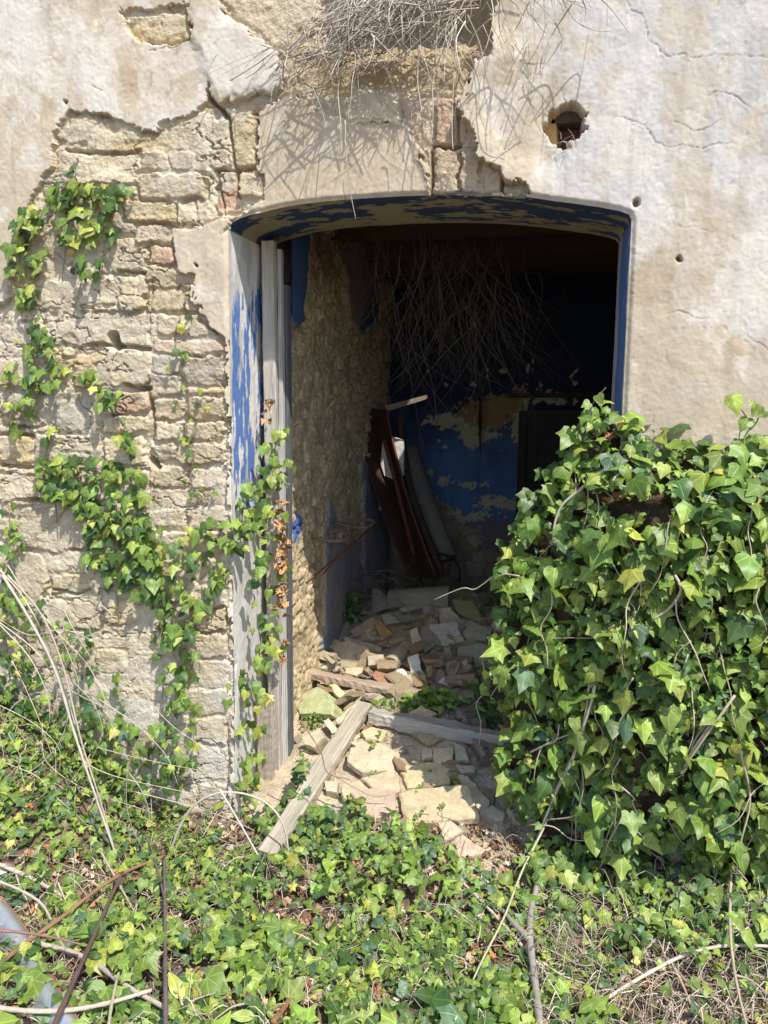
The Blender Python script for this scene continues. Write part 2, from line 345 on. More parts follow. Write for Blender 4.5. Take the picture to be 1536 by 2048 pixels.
# lime skim smeared over the joints
skim = sstep(-.15, .2, fbm(X*4.2, Z*5, 6, 5)+.5*fbm(X*14, Z*16, 1, 3))*.9
skim = np.maximum(skim, .85*sstep(1180, 1420, PYY+60*fbm(X*4, Z*4, 2, 3)))
skim = np.where((PYY < 1600) & (PXX < 470), skim, skim*.3)
hm = hm*(1-.8*skim)+(.001+.007*fbm(X*30, Z*30, 7, 4)+.006*fbm(X*9, Z*9, 2, 3))*.8*skim
crv = np.abs(fbm(X*7+2, Z*15, 11, 4)); crv = sstep(.030, .006, crv)*sstep(.05, .3, fbm(X*4+8, Z*5, 3, 3)+.1); hm = hm-.018*crv*(PXX < 470)
stn2 = fbm(X*5.5, Z*11, 8, 5); cm = mix(cm, (.47, .375, .225), .55*sstep(.05, .4, stn2)); cm = mix(cm, (.42, .385, .33), .5*sstep(.15, .45, fbm(X*4, Z*6, 5, 5)))
cm = mix(cm, (.63, .555, .435), skim*.65)
pale = sstep(1280, 1400, PYY)*sstep(150, 260, PXX)*sstep(.0, .25, fbm(X*7, Z*7, 9, 4)+.15)
cm = mix(cm, (.62, .57, .50), pale*.7)
# rough base coat top middle; brown rubble under the nest
rc = sstep(8, -8, sdf_poly(QX, QY, [(440, -80), (660, -80), (650, 70), (600, 150), (560, 180), (540, 100), (470, 60)]))
hm = hm*(1-rc)+rc*(.002+.006*fbm(X*45, Z*45, 1, 4)); cm = mix(cm, (.57, .475, .335), rc)
rb = sstep(20, -20, sdf_poly(QX, QY, [(600, 60), (990, -80), (980, 120), (940, 175), (860, 186), (720, 170), (640, 175), (590, 170)]))
hm = hm*(1-rb)+rb*(-.045+.028*fbm(X*14, Z*14, 4, 5)); cm = mix(cm, (.44, .34, .205), rb*.8)
cav = sstep(40, -60, sdf_poly(QX, QY, [(640, -80), (985, -80), (960, 60), (860, 90), (700, 90), (630, 60)])); hm = hm-.11*cav
# shelf over the arch bricks is set back
sb = sstep(12, -12, sdf_poly(QX, QY, [(780, 190), (930, 180), (925, 240), (950, 280), (956, 320), (1060, 380), (1066, 400), (862, 396), (850, 330), (810, 258)]))
hm = hm-.016*sb; cm = mix(cm, (.52, .38, .27), sb*.35)
for pts, wd, dp in (([(457, 232), (462, 290), (470, 340), (474, 392)], 3.0, .035), ([(430, 338), (470, 342), (522, 330)], 3.2, .035), ([(513, 240), (519, 330)], 2.6, .03), ([(433, 340), (446, 426)], 2, .02),
                    ([(505, 228), (530, 224), (552, 200), (590, 190)], 4, .04), ([(412, 160), (420, 196), (440, 215), (452, 232)], 5, .05), ([(130, 300), (210, 305), (250, 308), (280, 300)], 3, .02),
                    ([(868, 288), (918, 288)], 3.4, .045), ([(862, 300), (862, 385)], 2.4, .03), ([(916, 200), (917, 285)], 2.6, .03), ([(1006, 345), (1004, 392)], 3, .04),
                    ([(180, 688), (250, 692), (296, 698)], 4, .04), ([(250, 770), (297, 780)], 4.5, .045), ([(298, 800), (306, 850), (300, 880)], 4, .035), ([(300, 560), (300, 620)], 2, .02), ([(60, 998), (180, 1004), (170, 1010)], 4, .04),
                    ([(0, 932), (100, 936), (150, 948)], 3.5, .035), ([(140, 1100), (180, 1102)], 3, .03), ([(100, 1176), (150, 1188), (178, 1180)], 3, .03), ([(0, 868), (60, 872)], 3.5, .035), ([(236, 540), (290, 545)], 3, .03), ([(300, 918), (312, 936)], 5, .05),
                    ([(225, 672), (232, 690)], 9, .09), ([(398, 640), (436, 668)], 3, .02), ([(467, 1300), (474, 1420), (480, 1560)], 3, .03), ([(452, 1450), (456, 1520), (450, 1600)], 2.5, .02)):
    dl = dist_line(QX*.4+PXX*.6, QY*.4+PYY*.6, pts); hm = hm-dp*sstep(wd*1.5, wd*.3, dl)
# --- plaster height and colour ---
hp = .013+.003*fbm(X*3.5, Z*3.5, 3, 4)+.0016*fbm(X*26, Z*26, 8, 4)+.0011*fbm(X*85, Z*85, 2, 3)-.0012*sstep(.5, .8, fbm(X*40, Z*40, 10, 2))+.004*fbm(X*1.2, Z*1.2, 2, 2)
TAN = np.array((.56, .475, .36)); WHT = np.array((.67, .62, .55)); BRN = np.array((.45, .34, .235)); LAV = np.array((.57, .55, .53))
blob = lambda cx, cy, rx, ry: np.exp(-(((PXX+2.2*wx-cx)/rx)**2+((PYY+2.2*wy-cy)/ry)**2))
n1 = fbm(X*3.2, Z*2.6, 4, 5); n2 = fbm(X*7, Z*5, 8, 5); n3 = fbm(X*30, Z*22, 3, 4)
right = sstep(900, 1130, PXX+40*n1)
white = -.12+.55*n1+.4*n2+.15*n3
white += right*.62*sstep(760, 520, PYY)+.7*blob(60, 100, 90, 150)+.75*blob(200, 130, 45, 80)+.95*blob(490, 110, 75, 70)+.5*blob(1500, 600, 120, 60)+.5*blob(1330, 800, 110, 50)
white -= .9*blob(1000, 300, 110, 95)+.75*blob(1400, 440, 60, 45)+.5*blob(1340, 560, 120, 60)+.6*blob(290, 150, 80, 60)+.9*blob(640, 320, 160, 90)+.5*blob(1010, 210, 90, 120)+.6*blob(1400, 870, 200, 70)+.5*blob(1300, 660, 100, 60)+.6*blob(60, 420, 70, 140)+.7*blob(400, 500, 90, 100)
wm = sstep(-.25, .35, white)*.45+sstep(-.03, .06, white)*.22+sstep(.1, .26, white+.35*n3)*.33
cpz = TAN*(1+.12*n2+.10*n3)[..., None]
cpz = mix(cpz, BRN, .75*sstep(.12, .5, fbm(X*4.5, Z*3, 9, 5)+.9*blob(290, 165, 45, 38)-.5*blob(290, 130, 25, 20)+.7*blob(1390, 880, 170, 60)+.4*blob(1300, 560, 60, 50)))
wc = mix(np.ones(X.shape+(3,))*WHT, LAV, right*sstep(-.2, .35, fbm(X*2.2+5, Z*2.2, 1, 4)+.25))
cpz = cpz*(1-wm[..., None]*.88)+wc*(1+.07*n3)[..., None]*wm[..., None]*.88
streak = sstep(.1, .5, fbm(X*24, Z*1.6, 6, 4)); cpz = cpz*(1-.13*streak)[..., None]
fl = fbm(X*11, Z*8, 10, 5); cpz = mix(cpz, TAN*.97, .55*sstep(.10, .16, fl+.3*n1)*right); cpz = mix(cpz, WHT*1.03, .5*sstep(.16, .20, fbm(X*13+7, Z*9, 2, 5)))
cpz = mix(cpz, (.45, .37, .28), .5*sstep(.2, .45, fbm(X*5+3, Z*2.2, 5, 5)+.25*sstep(560, 800, PYY)-.1))
spk = .5*sstep(.80, .95, vn(X*150, Z*150, 4)*vn(X*60, Z*60, 7)*1.25); cpz = cpz*(1-.45*spk)[..., None]
hp = hp+.0011*wm
for c_, cy2, r in ((1270, 408, 7), (1358, 518, 6), (133, 207, 4), (395, 531, 3), (1186, 452, 3)):
    q = sstep(r*1.5, r*.4, np.hypot(QX-c_, QY-cy2)); hp = hp-.03*q; cpz = mix(cpz, (.22, .15, .09), q*.8)
# layer edges and hairline cracks of the plaster
for pts, lift in (([(1255, 5), (1262, 25), (1290, 36), (1300, 80), (1318, 98), (1335, 116), (1370, 110), (1400, 118), (1470, 112), (1540, 118)], .004), ([(1165, 212), (1200, 216), (1240, 236), (1290, 260), (1310, 292), (1330, 298), (1410, 300), (1440, 290), (1540, 292)], .002),
                  ([(1335, 625), (1360, 620), (1400, 640), (1440, 645), (1480, 662), (1540, 706)], .003), ([(1340, 250), (1400, 258), (1440, 245), (1540, 243)], .0015)):
    q = dist_line(PXX+1.3*wx, PYY+1.3*wy, pts); brk = sstep(-.35, .2, fbm(X*6, Z*6, 11, 3)); hp = hp-.0032*brk*sstep(1.5, .2, q); cpz = cpz*(1-.30*brk*sstep(1.9, .4, q))[..., None]
for pts in ([(1022, 285), (1036, 300), (1044, 308), (1060, 302), (1092, 300)], [(1355, 455), (1370, 463), (1400, 470), (1440, 464)], [(690, 238), (740, 246), (800, 256), (830, 300), (858, 388)], [(140, 180), (180, 168), (205, 185)], [(1120, 170), (1135, 205)], [(300, 100), (340, 95), (385, 90)], [(690, 400), (680, 330), (700, 260)], [(20, 20), (30, 80), (14, 150)], [(1420, 200), (1440, 190), (1500, 215)], [(345, 500), (352, 512)]):
    q = dist_line(PXX+1.3*wx, PYY+1.3*wy, pts); brk = sstep(-.3, .2, fbm(X*8, Z*8, 10, 3)); hp = hp-.004*brk*sstep(1.7, .3, q); cpz = cpz*(1-.3*brk*sstep(1.9, .4, q))[..., None]
# loose flap standing proud at the top, lifted edge beside the arch bricks
hp = hp+.011*sstep(14, -14, sdf_poly(QX, QY, [(385, -60), (440, -60), (452, 45), (490, 58), (532, 76), (552, 104), (588, 106), (560, 122), (568, 150), (555, 182), (500, 190), (444, 216), (416, 165), (404, 110), (384, 80)]))
hp = hp+.022*sstep(70, 0, dist_line(QX, QY, [(985, 110), (940, 150), (924, 236), (955, 318), (1060, 378)]))
old = sstep(8, -8, sdf_poly(QX, QY, [(590, 150), (700, 236), (812, 258), (862, 400), (520, 430), (516, 300), (512, 226)])); hp = hp-.010*old; cpz = mix(cpz, (.50, .395, .27), old*.45)
H = hm*(1-plaster)+hp*plaster
H = H-.006*sstep(7, 0, np.abs(sA+5))*(1-plaster)
# putlog hole
hs = np.hypot((QX+.7*JX-1130+.25*(QY-250))/38., (QY+.7*JY-250)/46.); hole = sstep(1.05, .8, hs); H = H*(1-hole)-.15*hole
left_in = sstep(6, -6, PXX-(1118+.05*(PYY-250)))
cpz = mix(cpz, (.50, .34, .14), hole*left_in); cpz = mix(cpz, (.24, .12, .09), hole*(1-left_in))  # left inside painted as sunlit orange, right inside as dark shade
H = H+hole*.09*left_in
CW = cm*(1-plaster[..., None])+cpz*plaster[..., None]
CW = CW*(1-.10*sstep(2, 0, np.abs(sA)))[..., None]
# opening: cut and snap
sO = sdf_poly(X, Z, OPEN)
H = H-.012*sstep(.020, .0, sO)
eps = .0008; Xn, Zn = X.copy(), Z.copy(); near = (sO < 0) & (sO > -1.5*h)
gxx = (sdf_poly(X[near]+eps, Z[near], OPEN)-sdf_poly(X[near]-eps, Z[near], OPEN))/(2*eps); gzz = (sdf_poly(X[near], Z[near]+eps, OPEN)-sdf_poly(X[near], Z[near]-eps, OPEN))/(2*eps)
Xn[near] -= gxx*sO[near]; Zn[near] -= gzz*sO[near]
nx, nz = X.shape; V = np.stack([Xn, -H, Zn], -1).reshape(-1, 3); idx = np.arange(nx*nz).reshape(nx, nz)
keep = sO > -1.5*h
fa, fb, fc, fd = idx[:-1, :-1], idx[1:, :-1], idx[1:, 1:], idx[:-1, 1:]
ok = keep[:-1, :-1] & keep[1:, :-1] & keep[1:, 1:] & keep[:-1, 1:]
isP = (sA[:-1, :-1] > -1.5)
def sub_mesh(name, sel, mat):
    F = np.stack([fa[sel], fb[sel], fc[sel], fd[sel]], -1); used = np.unique(F); mp = np.full(nx*nz, -1); mp[used] = np.arange(len(used))
    return np_mesh(name, V[used], mp[F], mat, house, col=CW.reshape(-1, 3)[used])
sub_mesh('masonry_wall', ok & ~isP, M_MASON)
sub_mesh('plaster_coat', ok & isP, M_PLASTER)
def wall_y(px, py):
    q = P(px, py); i = np.clip(np.searchsorted(gx, q[0]), 0, nx-1); j = np.clip(np.searchsorted(gz, q[2]), 0, nz-1); return -H[i, j]
# ---- reveal: swept round the opening ----
oz = np.arange(-.5, ZS, .006); outl = [(float(XLz(z)), z) for z in oz]
ar = [np.array(a) for a in ARCH]
for i in range(len(ar)-1):
    L = np.linalg.norm(ar[i+1]-ar[i]); n = max(1, int(L/.006))
    for k in range(n): outl.append(tuple(ar[i]+(ar[i+1]-ar[i])*k/n))
outl += [(XR, z) for z in oz[::-1]]
outl = np.array(outl); tl = np.gradient(outl, axis=0); tl /= np.linalg.norm(tl, axis=1)[:, None]; nrm = np.stack([-tl[:, 1], tl[:, 0]], -1)   # outward from the opening
dv = np.concatenate([[0], np.arange(.004, RD, .006), [RD]])
S, Dp = np.meshgrid(np.arange(len(outl)), dv, indexing='ij')
ox = outl[:, 0][S]; ozz = outl[:, 1][S]
wob = .004*fbm(ox*5+ozz*5, Dp*9, 4, 3)+.0016*fbm((ox+ozz)*50, Dp*60, 2, 3)
edge = sstep(.03, 0, Dp)
fx = -np.interp(ox, gx, np.zeros(len(gx)))
ii = np.clip(np.searchsorted(gx, ox), 0, nx-1); jj = np.clip(np.searchsorted(gz, ozz), 0, nz-1)
front_off = H[ii, jj]+.002
off = wob*(1-sstep(.012, 0, Dp))
is_jl = ox <= XL+1e-4; is_jr = ox >= XR-1e-4
# broken plaster behind the left arris
VX = ox+nrm[:, 0][S]*off; VZ = ozz+nrm[:, 1][S]*off; VY = np.where(Dp == 0, -front_off, Dp)
rpx, rpy = proj(VX, VY, VZ)
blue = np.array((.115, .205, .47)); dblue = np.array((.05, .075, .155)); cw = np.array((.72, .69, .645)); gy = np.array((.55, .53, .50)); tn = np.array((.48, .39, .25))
n1 = fbm((ox+ozz)*5, Dp*16, 1, 4); n2 = fbm((ox*8+ozz*3.5), Dp*22, 6, 5)
cr = mix(np.ones(S.shape+(3,))*cw, gy, sstep(-.1, .3, n1))
jam = fbm(ozz*6, Dp*38+3, 5, 5)+.42*fbm(ozz*22, Dp*110, 8, 4)-.10
bl = sstep(-.10, -.03, jam-.35*sstep(610, 560, rpy)-.5*sstep(1000, 1060, rpy)+.1+.0*n1)*is_jl*sstep(.012, .02, Dp)
bl = bl*sstep(560, 600, rpy+60*n2)*sstep(1260, 1000, rpy+90*n1)
cr = mix(cr, blue, bl)
cr = mix(cr, (.63, .61, .58), is_jl*sstep(1020, 1150, rpy)*.6)
blr = is_jr*sstep(-.32, -.18, n2+.15)*sstep(.03, .05, Dp); cr = mix(cr, blue*.9, blr*sstep(.37, .34, Dp)); cr = mix(cr, (.40, .40, .40), is_jr*sstep(.355, .365, Dp))
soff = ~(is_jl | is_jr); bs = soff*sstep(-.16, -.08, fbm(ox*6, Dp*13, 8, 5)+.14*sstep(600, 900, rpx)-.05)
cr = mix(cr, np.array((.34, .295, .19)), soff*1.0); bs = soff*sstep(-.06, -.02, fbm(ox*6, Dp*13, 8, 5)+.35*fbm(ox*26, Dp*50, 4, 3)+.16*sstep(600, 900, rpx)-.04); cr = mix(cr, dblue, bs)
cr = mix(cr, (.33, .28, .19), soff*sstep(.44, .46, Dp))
VXo = VX; V2 = np.stack([VX, VY, VZ], -1).reshape(-1, 3); id2 = np.arange(S.size).reshape(S.shape)
F2 = np.stack([id2[:-1, :-1], id2[:-1, 1:], id2[1:, 1:], id2[1:, :-1]], -1).reshape(-1, 4)
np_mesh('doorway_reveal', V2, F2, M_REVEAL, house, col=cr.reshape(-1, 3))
# ---- generic displaced panel helper ----
def panel(name, orig, ux, uy, un, nu, nvv, su, sv, fn, mat, parent=house):
    """sheet orig+u*ux+v*uy pushed along un by fn height; fn(px,py,u,v)->(height,colour)"""
    U, Vv = np.meshgrid(np.linspace(0, su, nu), np.linspace(0, sv, nvv), indexing='ij')
    Q = np.array(orig)+U[..., None]*np.array(ux)+Vv[..., None]*np.array(uy); qx, qy = proj(Q[..., 0], Q[..., 1], Q[..., 2])
    hh, cc = fn(qx, qy, U, Vv); Q = Q+hh[..., None]*np.array(un); ix = np.arange(U.size).reshape(U.shape)
    F = np.stack([ix[:-1, :-1], ix[1:, :-1], ix[1:, 1:], ix[:-1, 1:]], -1).reshape(-1, 4)
    return np_mesh(name, Q.reshape(-1, 3), F, mat, parent, col=cc.reshape(-1, 3))
def fn_left(px, py, u, v):
    f, hd = voronoi(u*9+.5*fbm(u*12, v*12, 3, 3)+30, v*15+.5*fbm(u*12, v*12, 6, 3)+30, 2); s = sstep(.02, .2, f)
    hh = -.015+s*(.003+.013*hd)+.017*np.abs(fbm(u*20, v*13, 4, 4))+.012*fbm(u*60, v*40, 7, 3)+.02*fbm(u*5, v*5, 8, 3)
    c = np.array((.58, .46, .29))*(.8+.4*hd)[..., None]*(1+.2*fbm(u*15, v*15, 1, 3))[..., None]; c = mix(c, (.52, .42, .27), (1-s)*.8)
    lowp = sstep(1130, 1230, py); hh = hh*(1-.3*lowp)
    wq = 8*fbm(u*12, v*12, 5, 4); X2 = px+wq; Y2 = py+wq
    p1 = sdf_poly(X2, Y2, [(655, 440), (735, 440), (752, 560), (747, 640), (716, 668), (692, 640), (690, 560), (668, 520)]); m = sstep(2, -2, p1)
    hh = hh*(1-m)+.035*m; pk = mix(np.ones(u.shape+(3,))*np.array((.40, .33, .29)), blue*.75, sstep(4, -4, sdf_poly(X2, Y2, [(750, 590), (756, 690), (700, 690), (722, 625)])))
    c = c*(1-m[..., None])+pk*m[..., None]
    p2 = sdf_poly(X2, Y2, [(548, 440), (606, 440), (604, 560), (594, 640), (580, 655), (566, 630), (560, 560)]); m = sstep(2, -2, p2); hh = hh*(1-m)+.04*m; c = mix(c, blue*.62, m)
    p3 = sdf_poly(X2, Y2, [(724, 1180), (722, 930), (740, 905), (800, 900), (800, 1300), (640, 1300), (650, 1090), (655, 1000), (664, 1010), (668, 1080), (690, 1090), (716, 1070)]); m = sstep(3, -3, p3)
    pc = mix(np.ones(u.shape+(3,))*np.array((.42, .38, .37)), (.27, .33, .44), sstep(-.1, .1, fbm(u*9, v*5, 7, 4)+.5*sstep(1060, 980, py)-.1)); hh = hh*(1-m)+.02*m; c = c*(1-m[..., None])+pc*m[..., None]
    p4 = sdf_poly(X2, Y2, [(588, 1050), (600, 1020), (606, 1060), (600, 1090), (590, 1080)]); c = mix(c, blue*.9, sstep(2, -2, p4))
    return hh, c
panel('left_inner_wall', (XW-.035, RD-.005, -.3), (0, 1, 0), (.035/ZS, 0, 1), (1, 0, 0), 330, 430, ROOM_D-RD+.02, CEIL+.35, fn_left, M_INNER)
def fn_back(px, py, u, v):
    wq = 10*fbm(u*7, v*7, 5, 4)+3*fbm(u*30, v*30, 2, 3); _, ja = voronoi(u*22, v*26, 3); _, jb = voronoi(u*45+4, v*50, 6); X2 = px+wq+26*(ja-.5)+12*(jb-.5); Y2 = py+10*fbm(u*7+9, v*7, 3, 4)+12*((ja*7.7) % 1-.5)+8*((jb*5.3) % 1-.5)
    c = np.ones(u.shape+(3,))*np.array((.095, .17, .34))*(1+.35*fbm(u*3, v*3, 1, 5)+.2*fbm(u*20, v*3, 5, 4))[..., None]; c = mix(c, (.015, .02, .04), .9*sstep(1.7, 2.3, v+.2*fbm(u*4, v*4, 2, 3))); hh = np.full(u.shape, .012)+.003*fbm(u*8, v*8, 2, 3)  # near-black shade painted over the blue towards the top
    peel = sstep(.46, .49, fbm(u*9, v*9, 7, 4)-.25*sstep(760, 700, py))
    for cx, cy, rx, ry in ((950, 850, 45, 38), (1040, 830, 16, 60), (880, 840, 28, 10), (1000, 1005, 50, 12), (930, 1030, 45, 10), (885, 965, 14, 9), (935, 968, 12, 8), (893, 835, 20, 8), (1080, 795, 50, 10), (870, 1015, 14, 30)):
        peel = np.maximum(peel, sstep(1.1, .95, np.hypot((X2-cx)/rx, (Y2-cy)/ry)))
    c = mix(c, (.47, .42, .30), peel); hh = hh-.008*peel
    br = sstep(3, -3, sdf_poly(X2, Y2, [(985, 782), (1048, 785), (1050, 815), (1010, 848), (968, 866), (935, 848), (924, 820), (945, 795)])); c = mix(c, (.30, .20, .10), br); hh = hh*(1-br)-.02*br+.01*br*fbm(u*20, v*20, 4, 3)
    low = sstep(1036, 1046, Y2); c = mix(c, (.20, .15, .17), low*sstep(-.35, -.2, fbm(u*5, v*5, 9, 3))); hh = hh+.008*low
    stn = sstep(4, -4, sdf_poly(X2, Y2, [(790, 960), (900, 1010), (905, 1040), (965, 1060), (960, 1100), (1060, 1120), (1060, 1300), (780, 1300)])); f, hd = voronoi(u*7+20, v*9+20, 4)
    hh = hh*(1-stn)+stn*(-.01+.03*sstep(.03, .2, f)*(.5+hd)); c = c*(1-stn[..., None])+stn[..., None]*(np.array((.36, .28, .19))*(.7+.6*hd)[..., None])
    return hh, c
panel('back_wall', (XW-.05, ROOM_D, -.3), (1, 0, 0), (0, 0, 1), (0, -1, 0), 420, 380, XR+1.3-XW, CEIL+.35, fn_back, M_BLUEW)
XRW = XR+1.2
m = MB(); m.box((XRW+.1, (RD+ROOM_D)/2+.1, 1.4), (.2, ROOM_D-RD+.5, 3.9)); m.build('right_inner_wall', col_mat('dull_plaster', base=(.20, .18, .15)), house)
# roof slab with a gap added to let sun onto the white lump, joists under it
LUMP = P(786, 915, 2.35); t_ = (CEIL+.05-LUMP[2])/SUNV[2]; HX, HY = LUMP[0]+SUNV[0]*t_, LUMP[1]+SUNV[1]*t_
print('roof gap at', HX, HY)
gw, gl = .17, .30; rx0, rx1, ry0, ry1 = XW-.3, XRW+.2, .02, ROOM_D+.3; m = MB()
ax0, ax1, ay0, ay1 = HX-gw/2, HX+gw/2, HY-gl/2, HY+gl/2
def slab(a, b, c, d):
    m.box(((a+b)/2, (c+d)/2, CEIL+.06), (b-a, d-c, .12))
ZC = CEIL
slab(rx0, ax0, max(ry0, .06), ry1); slab(ax1, rx1, max(ry0, .06), ry1); slab(ax0, ax1, ay1, ry1); slab(ax0, ax1, max(ry0, .06), ay0)
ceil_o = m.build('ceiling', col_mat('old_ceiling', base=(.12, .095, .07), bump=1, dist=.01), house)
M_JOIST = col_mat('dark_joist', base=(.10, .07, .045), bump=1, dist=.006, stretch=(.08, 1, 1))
for yy in (.85, HY-gl/2-.06, HY+gl/2+.34, 2.55, 2.9):
    m = MB(); m.box(((XW+XRW)/2, yy, CEIL-.072), (XRW-XW, .11, .14)); m.build('joist', M_JOIST, house)
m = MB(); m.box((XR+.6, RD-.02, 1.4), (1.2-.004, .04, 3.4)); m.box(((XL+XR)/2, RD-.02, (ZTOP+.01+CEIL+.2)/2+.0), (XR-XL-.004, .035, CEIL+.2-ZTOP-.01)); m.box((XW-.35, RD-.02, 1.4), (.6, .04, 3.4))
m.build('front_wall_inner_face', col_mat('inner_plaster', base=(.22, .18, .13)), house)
# outer side return so the left room wall has thickness
m = MB(); m.box((XW-.22, (RD+ROOM_D)/2+.06, 1.4), (.28, ROOM_D-RD+.1, 3.9)); m.box(((XW+XRW)/2, ROOM_D+.2, 1.4), (XRW-XW+.5, .3, 3.9)); m.build('outer_wall_core', M_MASON, house)
# dark inner door in the back wall
dz0, dz1 = P(1130, 1060, ROOM_D)[2]-1.1, P(1130, 840, ROOM_D)[2]; dx0, dx1 = P(1052, 900, ROOM_D)[0], P(1052, 900, ROOM_D)[0]+.85
M_DKW = col_mat('dark_door_wood', base=(.055, .05, .048), stretch=(1, 1, .06), bump=.7)
m = MB(); yy = ROOM_D-.045
m.box(((dx0+dx1)/2, yy, (dz0+dz1)/2), (dx1-dx0, .03, dz1-dz0)); door = m.build('inner_door', M_DKW, house)
m = MB()
for a in (dx0-.03, dx1+.03): m.box((a, yy-.01, (dz0+dz1)/2), (.06, .075, dz1-dz0+.14))
m.box(((dx0+dx1)/2, yy-.012, dz1+.04), (dx1-dx0, .08, .08)); m.box(((dx0+dx1)/2, yy-.02, dz1+.19), (dx1-dx0+.3, .13, .035))
for a in (dx0+.05, (dx0+dx1)/2, dx1-.05): m.box((a, yy-.025, (dz0+dz1)/2), (.07, .025, dz1-dz0-.01))
o = m.build('door_casing', M_DKW); o.parent = door; o.location = -np.array(house.location)
# timber door posts
def board(m, p0, p1, wdt, thk, side, seg=26, wob=.004, col=(1, 1, 1), rnd=None, taper=1.0):
    rnd = rnd or random.Random(3)
    """plank from p0 to p1, width along 'side', worn edges"""
    p0 = np.array(p0, float); p1 = np.array(p1, float); ax = p1-p0; ax /= np.linalg.norm(ax); side = np.array(side, float); side -= ax*(side@ax); side /= np.linalg.norm(side); nn = np.cross(ax, side)
    prof = [(-.5, -.35), (-.42, -.5), (-.15, -.47), (.12, -.5), (.42, -.5), (.5, -.35), (.5, .35), (.42, .5), (0, .48), (-.42, .5), (-.5, .35)]; k = len(prof); vs = []
    dr = [[rnd.uniform(-1, 1) for _ in range(k)] for _ in range(2)]
    for i in range(seg+1):
        t = i/seg; c = p0+(p1-p0)*t; sc_ = 1+(taper-1)*t
        for j, (a, b) in enumerate(prof):
            jit = wob*(rnd.uniform(-.6, .6)+dr[0][j]*math.sin(t*9+j)+dr[1][j]*math.sin(t*23+2*j)*.5)
            vs.append(c+side*(a*wdt*sc_+jit)+nn*(b*thk+jit*.6))
    fs = [(i*k+j, i*k+(j+1) % k, (i+1)*k+(j+1) % k, (i+1)*k+j) for i in range(seg) for j in range(k)]
    fs += [tuple(range(k))[::-1], tuple(seg*k+j for j in range(k))]; m.add(vs, fs, col)
pA = P(523, 1000, .31)[0]+LEAN*.5; pB = P(547, 1000, .31)[0]+LEAN*.5; PL = .03
fr = bpy.data.objects.new('door_frame', None); COL.objects.link(fr); fr.parent = house; fr.location = (0, 0, 0)
def part_local(mb, name, mat, smooth=False):
    me_o = mb.build(name, mat, None, smooth); me_o.parent = fr; me_o.location = -np.array(house.location); return me_o
m = MB(); board(m, ((pA+pB)/2-PL, .335, -.1), ((pA+pB)/2, .335, ZS+.03), pB-pA, .05, (1, 0, 0), seg=60, wob=.0025, col=(.47, .43, .375)); part_local(m, 'post', M_WOOD)
m = MB(); board(m, (pB+.008-PL, .375, .05), (pB+.008, .375, ZS-.0), .018, .035, (1, 0, 0), seg=50, wob=.002, col=(.50, .48, .45)); part_local(m, 'stop_bead', M_WOOD)
m = MB(); board(m, (pB+.014-PL, .43, .1), (pB+.018, .43, ZS-.15), .022, .06, (1, 0, 0), seg=50, wob=.002, col=(.13, .13, .135)); part_local(m, 'door_leaf_edge', M_WOOD)
m = MB(); xr_ = P(1229, 800, .40)[0]; board(m, (xr_+.018, .42, -.1), (xr_+.018, .42, ZS+.03), .036, .07, (1, 0, 0), seg=40, wob=.002, col=(.42, .42, .43)); part_local(m, 'post', M_WOOD)
# lower broken plank piece in front of the post and flaking edge strips
m = MB(); board(m, (P(532, 1600, .24)[0], .25, .02), (P(530, 1400, .24)[0], .245, P(530, 1395, .24)[2]), .085, .035, (1, 0, 0), seg=30, wob=.005, col=(.36, .31, .25)); part_local(m, 'patch_board', M_WOOD)

# ======================= GROUND =======================
gxs = np.concatenate([-growing(0, 1, 1)*0+np.linspace(-40, -3, 30)[:-1], np.arange(-3, 2.6, .013), np.linspace(2.6, 40, 30)[1:]])
gys = np.concatenate([np.linspace(-40, -2.6, 30)[:-1], np.arange(-2.6, ROOM_D+.1, .013), np.linspace(ROOM_D+.2, 40, 20)])
GX, GY = np.meshgrid(gxs, gys, indexing='ij'); GZ = ground_h(GX, GY)
litter = fbm(GX*9, GY*9, 4, 4); c = np.ones(GX.shape+(3,))*np.array((.17, .125, .085)); c = mix(c, (.30, .235, .165), sstep(-.1, .4, litter)*.7); c = mix(c, (.09, .065, .045), sstep(.1, .5, fbm(GX*20, GY*20, 6, 3))*.6)
gpx, gpy = proj(GX, GY, GZ)
dirt = np.clip(sstep(-.5, -.1, GY+.15*litter)*np.exp(-((GX-(XL+XR)/2)/.75)**4)+(GY > 0), 0, 1); c = mix(c, np.array((.56, .465, .33)), dirt*.95*sstep(-.9, -.1, litter+.25))
ix = np.arange(GX.size).reshape(GX.shape); F = np.stack([ix[:-1, :-1], ix[1:, :-1], ix[1:, 1:], ix[:-1, 1:]], -1).reshape(-1, 4)
g = np_mesh('ground', np.stack([GX, GY, GZ], -1).reshape(-1, 3), F, M_GROUND, None, col=c.reshape(-1, 3)); tag(g, kind='structure')

